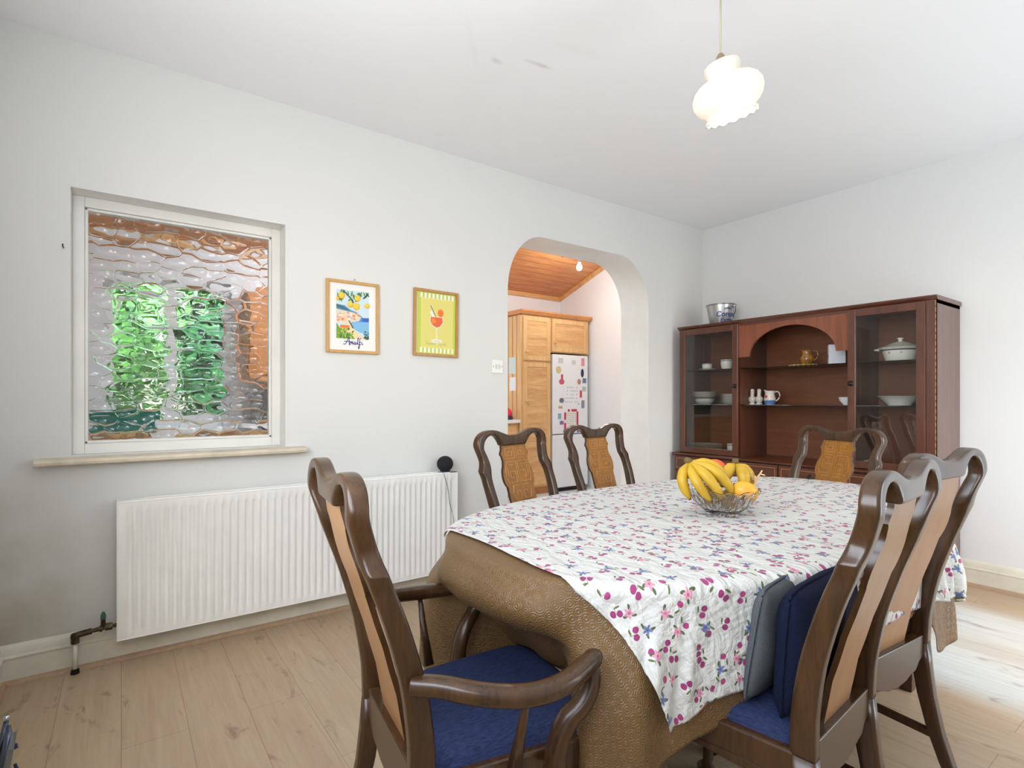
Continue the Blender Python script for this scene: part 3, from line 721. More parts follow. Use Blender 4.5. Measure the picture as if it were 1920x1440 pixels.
# ------------------------------------------------------------------ framed prints
def print_shapes(parent, name, W_, H_, shapes, x=.0065):
    q = MB(); i = 0
    for c, pts in shapes:
        m = mat('print_%d_%d_%d' % tuple(c), tuple(c), .6); i += 1
        q.poly([(x+i*.00002, -W_/2+a*W_, -H_/2+b*H_) for a, b in pts], m)
    return q.build(name, None, parent)
def ell(cx, cy, rx, ry, n=14, a0=0): return [(cx+rx*math.cos(2*math.pi*i/n+a0), cy+ry*math.sin(2*math.pi*i/n+a0)) for i in range(n)]
def rc(a, b, c, d): return [(a, b), (c, b), (c, d), (a, d)]
def leaf(cx, cy, L, w, ang):
    out = []
    for u, v in ((-1, 0), (-.5, .8), (0, 1), (.5, .75), (1, 0), (.5, -.75), (0, -1), (-.5, -.8)):
        a, b = u*L, v*w; out.append((cx+a*math.cos(ang)-b*math.sin(ang), cy+a*math.sin(ang)+b*math.cos(ang)))
    return out
def framed_print(name, label, y, z, W_, H_, fm_, shapes, tilt=0):
    t = thing(name, label, 'picture', (0.002, y, z), 0, 'framed prints on the wall'); t.rotation_euler = (tilt, 0, 0)
    b = .016; q = MB(); d = .018
    for lo, hi in (((-W_/2, -H_/2), (-W_/2+b, H_/2)), ((W_/2-b, -H_/2), (W_/2, H_/2)), ((-W_/2+b, -H_/2), (W_/2-b, -H_/2+b)), ((-W_/2+b, H_/2-b), (W_/2-b, H_/2))):
        q.box((0, lo[0], lo[1]), (d, hi[0], hi[1]))
    q.build('frame', fm_, t, bevel=.002)
    MB().box((.001, -W_/2+b, -H_/2+b), (.006, W_/2-b, H_/2-b)).build('backing', mat('print_mount', (238, 236, 232), .6), t)
    print_shapes(t, 'print', W_, H_, shapes)
    return t
rnd = random.Random(11)
A = []
X0, X1, Y0, Y1 = .19, .81, .20, .87
A.append(((206, 224, 232), rc(X0, Y0, X1, Y1)))
A.append(((92, 148, 172), [(X0, .66), (.34, .66), (.46, .60), (.58, .575), (.7, .50), (.7, .47), (X0, .47)]))
A.append(((64, 110, 130), [(X0, .67), (.27, .66), (.38, .62), (.44, .585), (.3, .60), (X0, .63)]))
A.append(((88, 140, 206), [(.55, .49), (X1, .51), (X1, .24), (.45, .4)]))
A.append(((132, 186, 224), [(.5, .44), (X1, .45), (X1, .26), (.62, .30), (.45, .36)]))
A.append(((60, 104, 186), rc(.68, .45, X1, .505)))
A.append(((226, 212, 190), [(X0, .60), (.30, .59), (.50, .57), (.66, .51), (.62, .455), (.46, .43), (.38, .40), (X0, .42)]))
for i in range(46):
    a = X0+.01+rnd.random()*.4; b = .41+rnd.random()*.14
    c = rnd.choice([(238, 170, 110), (236, 190, 176), (240, 226, 190), (222, 150, 168), (246, 206, 140), (188, 190, 202), (232, 132, 90)])
    if a < .34 or b > .46: A.append((c, rc(a, b, a+.035+rnd.random()*.02, b+.02+rnd.random()*.014)))
A.append(((240, 214, 168), [(.30, .37), (.44, .42), (.52, .34), (.66, .24), (X1, Y0), (.5, Y0), (.3, .25)]))
A.append(((236, 126, 56), rc(.26, .345, .43, .385)))
A.append(((240, 190, 90), rc(.27, .32, .43, .345)))
A.append(((112, 96, 84), [(.41, .455), (.44, .45), (.52, .35), (.49, .345)]))
A.append(((120, 162, 60), [(X0, .41), (.27, .33), (.38, .30), (.5, .24), (.54, Y0), (X0, Y0)]))
for i in range(40): A.append((rnd.choice([(84, 134, 58), (150, 184, 76), (60, 104, 56), (196, 200, 96)]), leaf(X0+.02+rnd.random()*.3, Y0+.01+rnd.random()*.13*(1-.0), .03, .010, rnd.random()*3)))
for i in range(16): A.append((rnd.choice([(44, 92, 84), (62, 112, 84), (36, 76, 70)]), leaf(.72+rnd.random()*.08, Y0+.01+rnd.random()*.10, .025, .010, rnd.random()*3)))
A.append(((70, 84, 58), [(.29, .87), (.32, .87), (.5, .745), (.52, .70), (.49, .70), (.46, .745)]))
for i in range(30): A.append((rnd.choice([(74, 122, 66), (96, 146, 78), (50, 92, 60)]), leaf(X0+.03+rnd.random()*(X1-X0-.06), .74+rnd.random()*.115, .05, .013, rnd.random()*3.1)))
for (a, b, r_) in ((.285, .79, .062), (.585, .77, .058), (.45, .675, .055), (.565, .655, .066), (.775, .68, .05), (.21, .74, .03)):
    A.append(((232, 176, 40), ell(a, b, r_, r_*.76))); A.append(((250, 208, 62), ell(a-.008, b+.008, r_*.82, r_*.6)))
PT = framed_print('framed_print', 'oak framed lemon and coast print, nearer the window', 1.033, 1.587, .294, .395, M_frame, A)
# hand lettered place name
def strokes(parent, name, pl, m, w, x=.0078):
    q = MB()
    for p in pl: q.tube([(x, a, b) for a, b in smooth_pts2(p)], w, 5)
    return q.build(name, m, parent)
def smooth_pts2(p): return [(v.x, v.y) for v in smooth_pts([Vector((a, b, 0)) for a, b in p], 2)]
sc = lambda pts, ox, oy, k: [(ox+a*k, oy+b*k) for a, b in pts]
k = .018
L = [[(-2.9, -.6), (-2.3, -.9), (-1.7, .2), (-1.0, 1.8), (-1.1, .3), (-1.0, -1)], [(-2.6, .1), (-1.6, .15), (-.7, .2)],
     [(-.8, -.9), (-.7, .2), (-.5, -.2), (-.35, .3), (-.3, -.7), (-.1, .2), (.05, .1), (.1, -.8), (.3, -.3)],
     [(1.0, .1), (.6, .1), (.45, -.6), (.8, -.8), (1.0, .1), (1.05, -.8), (1.4, -.3)], [(1.4, -.5), (1.9, 1.7), (1.6, 1.2), (1.55, -.7), (1.9, -.5)],
     [(2.6, 1.4), (2.2, 1.0), (2.1, -.8), (2.0, -2.1), (1.7, -1.6), (2.5, -.4)], [(2.0, 0), (2.7, .1)], [(2.9, .1), (2.9, -.8), (3.3, -.4)], [(2.95, .55), (2.98, .6)]]
strokes(PT, 'lettering', [sc(s_, -.002, -.136, k) for s_ in L], mat('print_navy_ink', (52, 50, 120), .6), .0017)
B = []
B.append(((196, 208, 92), rc(.055, .04, .945, .96)))
B.append(((244, 242, 228), rc(.055, .04, .125, .96))); B.append(((196, 210, 84), rc(.08, .04, .15, .96))); B.append(((196, 210, 84), rc(.90, .04, .945, .96)))
for i in range(9):
    a = .15+i*.088
    B.append(((244, 242, 228), rc(a, .87, a+.044, .945))); B.append(((244, 242, 228), rc(a, .055, a+.044, .13)))
B.append(((232, 220, 130), rc(.165, .125, .885, .875))); B.append(((226, 214, 122), rc(.18, .14, .87, .86)))
B.append(((236, 234, 226), [(.37, .60), (.65, .60), (.67, .53), (.60, .45), (.515, .43), (.42, .46), (.36, .53)]))
B.append(((232, 104, 62), [(.385, .595), (.635, .595), (.655, .53), (.59, .46), (.515, .44), (.43, .465), (.37, .53)]))
B.append(((242, 140, 60), ell(.44, .54, .05, .04))); B.append(((240, 152, 66), ell(.60, .665, .075, .062))); B.append(((236, 124, 52), ell(.60, .66, .06, .05)))
B.append(((230, 232, 222), [(.36, .66), (.42, .6), (.47, .6), (.4, .70)])); B.append(((120, 126, 130), [(.365, .76), (.385, .765), (.50, .6), (.48, .6)]))
B.append(((234, 228, 204), rc(.505, .24, .528, .44))); B.append(((236, 230, 210), ell(.515, .235, .13, .03))); B.append(((222, 214, 200), ell(.515, .232, .08, .015)))
PT2 = framed_print('framed_print', 'darker oak framed yellow print of an orange cocktail, nearer the archway', 1.545, 1.595, .30, .40, wood('oak_frame_dark', (196, 148, 88), (168, 118, 62), 'z', .45, .1, 2, .8), B, R(-.7))
k = .0105
L2 = [[(-6.2, 1.2), (-7.2, .9), (-6.4, 0), (-6.3, -.9), (-7.4, -.8)], [(-5.8, .2), (-5.6, -.8), (-5.1, -.6), (-5, .2), (-4.9, -.8)], [(-4.6, -.8), (-4.5, .2), (-4.2, -.7), (-4, .2), (-3.8, -.8)], [(-3.5, -.8), (-3.3, .2), (-3, -.7), (-2.8, .2), (-2.6, -.8)], [(-2.3, -.2), (-1.8, 0), (-2.2, -.8), (-1.5, -.6)], [(-1.3, -.8), (-1.1, .2), (-.7, .1)],
      [(2, 1.2), (1, .9), (1.8, 0), (1.8, -.9), (.8, -.8)], [(2.3, .2), (2.3, -2)], [(2.3, 0), (2.9, .1), (2.8, -.8), (2.3, -.7)], [(3.3, -.8), (3.4, .2), (3.8, .1)], [(4.1, .2), (4.1, -.8)], [(4.8, 1), (4.7, -.8), (5.1, -.7)], [(4.4, .3), (5.1, .3)], [(5.3, .2), (5.9, .2), (5.3, -.8), (6, -.8)]]
strokes(PT2, 'lettering', [sc(s_, .008, -.122, k) for s_ in L2], mat('print_grey_ink', (178, 186, 150), .6), .0008)
for (y, z) in ((1.033, 1.79),):
    tag(MB().tube([(0, y+.01, z+.004), (.014, y+.01, z+.006)], .002, 6).build('picture_nail', M_dark), 'small nail in the wall above the lemon print', 'nail')
tag(MB().tube([(0, -.195, 1.77), (.02, -.197, 1.772), (.024, -.197, 1.782)], .0025, 6).build('wall_hook', M_dark), 'small dark hook in the wall left of the window', 'hook')

# ------------------------------------------------------------------ pendant lamp over the table
LX, LY = 1.780, 1.770
t = thing('pendant_lamp', 'frosted glass pendant lamp with frilled rim hanging crooked above the table', 'lamp', (LX, LY, 2.372))
q = MB(); q.tube([(0, 0, .02), (0, 0, HC-2.372-.03)], .0032, 8); q.build('cord', mat('cord_cream', (196, 186, 158), .5), t, smooth=True)
MB().lathe([(0, HC-2.372-.001), (.04, HC-2.372-.001), (.038, HC-2.372-.02), (.01, HC-2.372-.035), (0, HC-2.372-.035)], n=24).build('ceiling_rose', M_plastic, t, auto=40)
tiltM = Matrix.Rotation(R(YAW), 4, 'Z') @ Matrix.Rotation(R(-17), 4, 'Y') @ Matrix.Rotation(R(10), 4, 'X')
gl_m, g_, b_, tc_ = newmat('frosted_lamp_glass', .3, Transmission_Weight=0.0, Emission_Strength=.0)
b_.inputs['Base Color'].default_value = lin((240, 236, 228))
ad = g_.n.new('ShaderNodeAddShader'); trl = g_.n.new('ShaderNodeBsdfTranslucent'); trl.inputs[0].default_value = lin((252, 246, 236))
mxs = g_.n.new('ShaderNodeMixShader'); mxs.inputs[0].default_value = .14
ns_ = g_.tex('ShaderNodeTexNoise', tc_.outputs['Object'], Scale=60.0, Detail=2.0); g_.l.new(g_.bump(ns_.outputs[0], .2, .001), b_.inputs['Normal'])
outn = g_.n['Material Output']; g_.l.new(b_.outputs[0], mxs.inputs[1]); g_.l.new(trl.outputs[0], mxs.inputs[2]); g_.l.new(mxs.outputs[0], outn.inputs[0])
prof = [(.012, -.004), (.05, -.004), (.064, -.012), (.068, -.026), (.066, -.042), (.06, -.054), (.058, -.062), (.075, -.066), (.10, -.076), (.122, -.094), (.134, -.118), (.135, -.142), (.126, -.165), (.112, -.182), (.098, -.193), (.092, -.20), (.094, -.208), (.100, -.217), (.106, -.224)]
def frill(r, z, a, k):
    w = max(0, (k-14)/4); return r*(1+.022*w*math.cos(15*a)), z+.004*w*math.cos(15*a)
q = MB(); q.lathe(prof, n=96, f=frill); shade = q.build('lamp_shade', gl_m, t, smooth=True); shade.matrix_local = Matrix.Translation((0, 0, -.004)) @ tiltM @ Matrix.Scale(.9, 4)
sm_ = shade.modifiers.new('solid', 'SOLIDIFY'); sm_.thickness = .003; sm_.offset = -1
q = MB(); q.lathe([(0, .022), (.008, .022), (.014, .012), (.018, .0), (.02, -.004), (.02, -.05), (0, -.05)], n=20); o = q.build('lamp_holder', mat('holder_brown', (150, 132, 100), .5), t, auto=40); o.matrix_local = Matrix.Rotation(0, 4, 'X')
q = MB(); q.lathe([(.012, -.05), (.018, -.07), (.03, -.095), (.032, -.115), (.025, -.135), (.01, -.145), (0, -.147)], n=20); q.build('bulb', mat('lit_bulb_warm', (255, 250, 240), .4, emis=(255, 240, 215), estr=4), t, smooth=True)
pl = bpy.data.lights.new('pendant_light', 'POINT'); pl.energy = 15; pl.color = (1, .93, .84); pl.shadow_soft_size = .035
po = bpy.data.objects.new('pendant_light', pl); COL.objects.link(po); po.location = (LX, LY, 2.372-.125)

# ------------------------------------------------------------------ china cabinet
CF = BACKY-.427     # front plane of the upper unit (3.80)
BF = BACKY-.467     # front plane of the base
t = thing('display_cabinet', 'mahogany display cabinet with glazed doors, arch and drawers on back wall', 'cabinet', (0, 0, 0))
xl, xr, bt = .035, 1.842, .695
ux0, ux1, ut = .075, 1.835, 1.712
g = BACKY-.004
MB().box((xl, BF+.02, .06), (xr-.0, g-.025, bt-.022)).build('base_carcass', M_mahogz, t)
MB().box((xl+.03, BF+.06, 0), (xr, g-.03, .06)).build('plinth', M_mahog, t)
q = MB(); q.loft([[(x, y, z) for y, z in ((g-.005, bt-.022), (BF+.004, bt-.022), (BF-.006, bt-.014), (BF-.006, bt-.006), (BF+.002, bt), (g-.005, bt))] for x in (xl-.008, xr+.006)]); q.build('base_top', M_mahog, t, auto=40)
# drawers and base doors
for i in range(4):
    a = .05+i*.4425; b = a+.4345
    d = MB().box((a, BF, .555), (b, BF+.02, .667)).build('drawer', M_mahog, t, bevel=.002)
    q = MB(); w = .0028; y_ = BF-.0008
    for lo, hi in (((a+.018, .572), (b-.018, .572+w)), ((a+.018, .650-w), (b-.018, .650)), ((a+.018, .572), (a+.018+w, .65)), ((b-.018-w, .572), (b-.018, .65))): q.box((lo[0], y_, lo[1]), (hi[0], BF, hi[1]))
    q.build('inlay', M_inlay, d)
    q = MB(); q.lathe([(0, 0), (.016, 0), (.017, .003), (.012, .005), (.006, .010), (.011, .016), (.012, .021), (.008, .026), (0, .027)], n=18)
    q.v = [((a+b)/2+v[0], BF-v[2], .611+v[1]) for v in q.v]; q.build('knob', M_dark, d, smooth=True)
    d = MB().box((a, BF, .075), (b, BF+.02, .548)).build('door', M_mahogz, t, bevel=.002)
    q = MB()
    for lo, hi in (((a+.03, .105), (b-.03, .105+w)), ((a+.03, .518-w), (b-.03, .518)), ((a+.03, .105), (a+.03+w, .518)), ((b-.03-w, .105), (b-.03, .518))): q.box((lo[0], y_, lo[1]), (hi[0], BF, hi[1]))
    q.build('inlay', M_inlay, d)
    q = MB(); q.lathe([(0, 0), (.014, 0), (.006, .008), (.011, .016), (.008, .022), (0, .023)], n=16); kx = b-.05 if i % 2 == 0 else a+.05
    q.v = [(kx+v[0], BF-v[2], .46+v[1]) for v in q.v]; q.build('knob', M_dark, d, smooth=True)
# upper carcass
D1, D2 = .600, 1.385   # inner edges of the door bays
MB().box((ux0, CF+.02, bt), (ux0+.018, g-.005, ut)).build('side_panel', M_mahogz, t)
MB().box((ux1-.02, CF+.0, bt-.0), (ux1, g-.005, ut)).build('side_panel', M_mahogz, t)
MB().box((D1-.012, CF+.025, bt), (D1+.004, g-.01, ut)).build('partition', M_mahogz, t)
MB().box((D2-.004, CF+.025, bt), (D2+.012, g-.01, ut)).build('partition', M_mahogz, t)
MB().box((ux0+.018, g-.02, bt), (ux1-.02, g-.006, ut)).build('back_panel', M_mahogb, t)
MB().box((ux0, CF+.0, ut-.018), (ux1, g-.006, ut)).build('top_board', M_mahog, t)
q = MB(); pr = [(0, 0), (-.006, .004), (-.01, .012), (-.018, .018), (-.018, .026), (0, .026)]
q.loft([[(x, CF+y, ut+z) for y, z in pr]+[(x, g-.005, ut+.026), (x, g-.005, ut)] for x in (ux0-.012, ux1+.009)]); q.build('cornice', M_mahog, t, auto=40)
MB().box((ux1-.045, CF-.004, bt), (ux1-.0, CF+.02, ut)).build('corner_post', M_mahogz, t)
q = MB()
for i in range(26): q.box((ux1-.002, CF-.0048, bt+.01+i*.039), (ux1+.0015, CF-.002, bt+.01+i*.039+.026))
q.build('inlay', M_inlay, t)
MB().box((ux0, CF-.004, bt), (ux0+.012, CF+.02, ut)).build('corner_post', M_mahogz, t)
# arch fascia
zt, az, ar = ut-.018, 1.455, 0
pts = [(D1+.004, zt), (D1+.004, az), (D1+.09, az)]
c0, c1 = D1+.09, D2-.09
for i in range(1, 20):
    a = math.pi-math.pi*i/20; pts.append(((c0+c1)/2+(c1-c0)/2*math.cos(a), az+.205*math.sin(a)))
pts += [(c1, az), (D2-.004, az), (D2-.004, zt)]
bm_ = MB()
# split as strips between fascia top and lower edge
low = pts[1:-1]; n_ = len(low)
F0 = [(x, CF+.003, z) for x, z in low]; 
for i in range(n_-1):
    (xa, za), (xb, zb) = low[i], low[i+1]
    if xb-xa < 1e-6: continue
    bm_.prism([(xa, CF+.003, za), (xb, CF+.003, zb), (xb, CF+.003, zt), (xa, CF+.003, zt)], (0, .018, 0))
bm_.build('arch_fascia', wood('mahogany_light', (148, 84, 56), (112, 60, 38), 'z', .3, .35, 1, .9), t, merge=True)
def cab_door(x0, x1, z0, z1, knobx, knobz, fw=.046):
    q = MB(); ya, yb = CF-.016, CF+.004
    q.box((x0, ya, z0), (x0+fw, yb, z1)); q.box((x1-fw, ya, z0), (x1, yb, z1)); q.box((x0+fw, ya, z0), (x1-fw, yb, z0+fw)); q.box((x0+fw, ya, z1-fw), (x1-fw, yb, z1))
    d = q.build('door', M_mahogz, t, bevel=.0025)
    MB().box((x0+fw-.004, CF-.008, z0+fw-.004), (x1-fw+.004, CF-.004, z1-fw+.004)).build('pane', M_pane, d)
    q = MB(); q.lathe([(0, 0), (.016, 0), (.017, .003), (.012, .005), (.006, .010), (.011, .016), (.012, .021), (.008, .026), (0, .027)], n=18)
    q.v = [(knobx+v[0], ya-v[2], knobz+v[1]) for v in q.v]; q.build('knob', M_dark, d, smooth=True)
cab_door(ux0+.014, D1+.008, bt+.006, ut-.004, D1-.014, 1.238)
cab_door(D2-.012, ux1-.047, bt+.006, ut-.004, D2+.008, 1.238)
S1, S2 = 1.375, 1.098
for z in (S1, S2):
    for (a, b) in ((ux0+.02, D1-.014), (D1+.006, D2-.006), (D2+.014, ux1-.022)):
        MB().box((a, CF+.03, z-.006), (b, g-.025, z)).build('glass_shelf', M_shelfglass, t)
for (x, y) in ((.40, 3.98), (1.60, 3.98)):
    MB().lathe([(0, ut-.019), (.03, ut-.019), (.028, ut-.026), (0, ut-.028)], c=(x, y, 0), n=16).build('cabinet_light', M_chrome, t)

# --- crockery
def lathe_obj(name, prof, mat_, c, label, cat, group=None, n=36, parts=(), f=None, sy=1):
    t_ = thing(name, label, cat, c, 0, group) if parts else None
    q = MB(); q.lathe(prof, n=n, f=f)
    if sy != 1: q.v = [(v[0], v[1]*sy, v[2]) for v in q.v]
    if parts:
        q.build('body', mat_, t_, auto=50); 
        return t_
    q.v = [(v[0]+c[0], v[1]+c[1], v[2]+c[2]) for v in q.v]
    return tag(q.build(name, mat_, None, auto=50), label, cat, group)
YM = 3.99
e = .0005
# covered dish
td = thing('covered_dish', 'white oval casserole dish with knobbed lid and flower trim', 'dish', (1.596, YM, S1+e))
q = MB(); q.lathe([(0, 0), (.072, 0), (.078, .004), (.082, .012), (.10, .072), (.112, .078), (.114, .082), (.10, .082), (.094, .078), (.078, .012), (0, .01)], n=40); q.build('body', M_china, td, auto=40)
q = MB(); q.lathe([(.118, .083), (.122, .088), (.10, .094), (.06, .112), (.03, .124), (.012, .128), (.01, .136), (.018, .142), (.018, .148), (.012, .15), (0, .151)], n=40); q.build('lid', M_china, td, auto=50)
q = MB(); q.lathe([(.1008, .068), (.1055, .0745), (.1005, .0735)], n=40); q.build('trim_band', mat('dark_band', (70, 74, 92), .3), td)
q = MB()
for a_, c_ in ((-1.9, (206, 96, 110)), (-1.2, (190, 140, 150)), (-2.6, (140, 160, 120))):
    for k_ in range(5): q.sphere((.0945*math.cos(a_+.05*math.cos(k_*1.256)), .0945*math.sin(a_+.05*math.cos(k_*1.256)), .055+.006*math.sin(k_*1.256)), .003, 6, 4, mat('petal_%d' % c_[0], c_, .4))
q.build('flower_motif', None, td)
for sg in (-1, 1): MB().tube([(sg*.105, -.03, .078), (sg*.135, -.02, .08), (sg*.135, .02, .08), (sg*.105, .03, .078)], .006, 8).build('handle', M_china, td, smooth=True)
# open bowl
o = lathe_obj('serving_bowl', [(0, 0), (.062, 0), (.066, .006), (.085, .028), (.112, .052), (.124, .058), (.118, .060), (.09, .036), (.06, .014), (0, .012)], M_china, (1.59, YM, S2+e), 'wide white serving bowl on the lower glass shelf behind right door', 'bowl')
# small white jug bottom right
def jug(name, label, c, h, r, m, handle_a, spout_a, lip=None, belly=1.1, band=None, motif=None, open_=True):
    t_ = thing(name, label, 'jug', c); hd, sp2 = R(handle_a), R(spout_a)
    pr = [(0, 0), (r*.82, 0), (r*.86, h*.03), (r*belly, h*.3), (r*belly*.97, h*.5), (r*.82, h*.75), (r*.86, h*.95), (r*.9, h), (r*.84, h), (r*.76, h*.75), (r*belly*.9, h*.4), (0, h*.05)]
    def f_(rr, z, a, k):
        d = math.cos(a-sp2); w = max(0, d)**14
        return (rr*(1+.34*w), z+h*.10*w) if k in (6, 7, 8) else (rr, z)
    q = MB(); q.lathe(pr, n=40, f=f_); q.build('body', m, t_, auto=50)
    ux, uy = math.cos(hd), math.sin(hd)
    pts_ = smooth_pts([(ux*r*.82, uy*r*.82, h*.9), (ux*r*1.35, uy*r*1.35, h*.98), (ux*r*1.75, uy*r*1.75, h*.75), (ux*r*1.55, uy*r*1.55, h*.4), (ux*r*1.0, uy*r*1.0, h*.25)], 2)
    MB().tube(pts_, r*.11, 8).build('handle', m, t_, smooth=True)
    if band:
        MB().lathe([(r*.88, h*.02), (r*belly*1.012, h*.3), (r*belly*1.0, h*.31)], n=40).build('colour_band', band, t_)
    if motif:
        q = MB()
        for k_ in range(6): q.sphere((r*1.04*math.cos(R(-100)+.16*math.cos(k_)), r*1.04*math.sin(R(-100)+.16*math.cos(k_)), h*.58+r*.16*math.sin(k_)), r*.13, 8, 5)
        q.build('flower_motif', motif, t_)
    return t_
jug('milk_jug', 'small white jug with dark rimmed spout at the bottom right of the cabinet', (1.685, 3.96, bt+.0005+.0), .082, .034, M_china, 185, -20)
# put something under it: a folded napkin stack
q = MB(); q.box((1.60, 3.90, bt+e), (1.76, 4.05, bt+.0))
# folded cards lower left of right bay
t = thing('folded_napkins', 'crumpled white napkins on the cabinet floor behind right door', 'napkin', (1.45, 3.93, bt+e))
q = MB()
q.prism([(-.06, -.02, 0), (.0, -.02, 0), (-.03, -.02, .045)], (0, .09, 0)); q.prism([(-.01, -.03, 0), (.08, -.03, 0), (.035, -.03, .055)], (0, .09, 0)); q.prism([(.07, -.03, 0), (.14, -.03, 0), (.08, -.03, .02)], (0, .08, 0))
q.build('sheets', mat('napkin_paper', (232, 228, 212), .8), t)
# central bay
M_amber = mat('amber_glaze', (176, 122, 48), .15, coat=.5, var=.35, vscale=30)
jug('amber_jug', 'amber brown glazed jug on a woven mat, upper shelf under the arch', (1.03, 3.97, S1+.0125), .098, .042, M_amber, 12, 172, belly=1.12)
t = thing('woven_mat', 'knobbly straw coaster beneath the amber jug', 'mat', (1.005, 3.97, S1+e))
q = MB()
for i in range(16): a = 2*math.pi*i/16; q.sphere((.086*math.cos(a), .07*math.sin(a), .004), (.017, .014, .008), 8, 5)
q.lathe([(0, 0), (.08, 0), (.08, .007), (0, .0078)], n=20); q.build('weave', mat('straw', (216, 184, 116), .8, bump=.4, bscale=150, var=.3, vscale=50), t)
t = thing('white_box', 'small white box with a tiny dark mark on the upper shelf', 'box', (1.215, 4.0, S1+e), R(30))
MB().box((-.05, -.03, 0), (.05, .03, .138)).build('carton', mat('white_card', (232, 234, 244), .5), t, bevel=.002)
q = MB(); q.box((-.0515, -.006, .045), (-.0502, .004, .075)); q.build('mark', mat('dark_ink', (30, 34, 60), .5), t)
M_cru = mat('cream_cruet', (232, 222, 212), .3, var=.12, vscale=40)
for i, (x, lab) in enumerate(((.612, 'white ceramic salt shaker, left of the pair on the lower shelf'), (.667, 'white ceramic pepper shaker between its twin and the floral jug'))):
    t = thing('condiment_shaker', lab, 'shaker', (x+.012, 3.96, S2+e), 0, 'pair of ceramic shakers')
    MB().lathe([(0, 0), (.024, 0), (.024, .006), (.018, .012), (.028, .03), (.03, .042), (.024, .054), (.014, .064), (.014, .085), (.016, .094), (.012, .096)], n=12).build('body', M_cru, t, auto=30)
    MB().lathe([(.012, .096), (.015, .100), (.014, .112), (.007, .119), (0, .12)], n=16).build('cap', M_cru, t, smooth=True)
jug('floral_jug', 'cream jug with red flower and blue base beside the shakers', (.763, 3.96, S2+e), .102, .04, M_cru, 20, 175, band=mat('blue_glaze', (92, 122, 176), .3), motif=mat('red_glaze', (196, 70, 80), .4), belly=1.02)
lathe_obj('sugar_bowl', [(0, 0), (.022, 0), (.024, .006), (.045, .03), (.05, .052), (.044, .054), (.04, .05), (.03, .012), (0, .01)], mat('white_china_cool', (236, 238, 242), .15, coat=.3), (1.285, 3.99, S2+e), 'small white bowl half hidden behind the right door frame', 'bowl')
# left bay: cups and plates
def cup(x, y, z, label, r=.042, h=.055, saucer=False, tilt=0):
    t_ = thing('tea_cup', label, 'cup', (x, y, z), R(tilt), 'cups behind the left glass door')
    q = MB(); q.lathe([(0, 0), (r*.55, 0), (r*.55, h*.06), (r*.8, h*.12), (r*.98, h*.5), (r, h), (r*.95, h), (r*.9, h*.5), (r*.7, h*.16), (0, h*.12)], n=32); q.build('body', M_china, t_, auto=50)
    MB().lathe([(r*1.003, h*.86), (r*1.006, h*.92)], n=32).build('trim_band', mat('dark_band', (0, 0, 0)), t_)
    MB().tube(smooth_pts([(r*.95, 0, h*.85), (r*1.5, 0, h*.9), (r*1.5, 0, h*.35), (r*.93, 0, h*.35)], 2), r*.08, 8).build('handle', M_china, t_, smooth=True)
    return t_
sau = lathe_obj('saucer', [(0, 0), (.03, 0), (.035, .003), (.068, .013), (.071, .015), (.066, .016), (.034, .006), (0, .005)], M_china, (.225, 3.96, S1+e), 'white saucer on the top glass shelf behind left door', 'saucer')
cup(.225, 3.96, S1+.0068, 'white tea cup sitting on the saucer, upper left shelf', .04, .05, tilt=150)
cup(.385, 3.99, S1+e, 'white mug with dark band on upper left shelf, right of the saucer', .046, .082, tilt=60)
def stack(x, y, z, n, r, h, name, lab, grp, bowl=False):
    first = None; words = ['lowest', 'second', 'third', 'fourth', 'fifth', 'sixth', 'seventh', 'eighth', 'ninth', 'tenth']
    for i in range(n):
        zz = z+i*h; lb = (words[i] if i < n-1 else 'topmost')+' '+lab
        if first is None:
            d_ = .022 if bowl else .012
            q = MB(); q.lathe([(0, 0), (r*.55, 0), (r*.6, d_*.15), (r*.97, d_*.85), (r, d_), (r*.96, d_), (r*.6, d_*.3), (0, d_*.25)], n=40)
            first = q.build(name, M_china, None, auto=60); o_ = first
            e_ = MB(); e_.lathe([(r*1.0005, d_*.9), (r*1.002, d_*.99)], n=40); fb = e_.build('rim_line', mat('dark_band', (0, 0, 0)), first)
        else: o_ = copy_tree(first)
        o_.location = (x, y, zz); tag(o_, lb, 'plate' if not bowl else 'bowl', grp)
stack(.20, 3.96, S2+e, 3, .085, .0125, 'soup_bowl', 'white bowl under the side plates, left stack on middle shelf', 'bowls in the left stack', True)
stack(.20, 3.96, S2+.052, 5, .105, .0095, 'side_plate', 'white plate of the left stack on the middle shelf', 'plates stacked left on the middle shelf')
stack(.415, 3.99, S2+e, 7, .075, .0118, 'side_plate', 'white plate of the right stack on the middle shelf', 'plates stacked right on the middle shelf')
stack(.215, 3.96, bt+e+.002, 6, .132, .0115, 'dinner_plate', 'white plate of the stack on the cabinet floor', 'dinner plates on the cabinet floor')
cup(.415, 4.03, bt+e, 'white cup at the bottom of the left bay beside dinner plates', .045, .08, tilt=60)

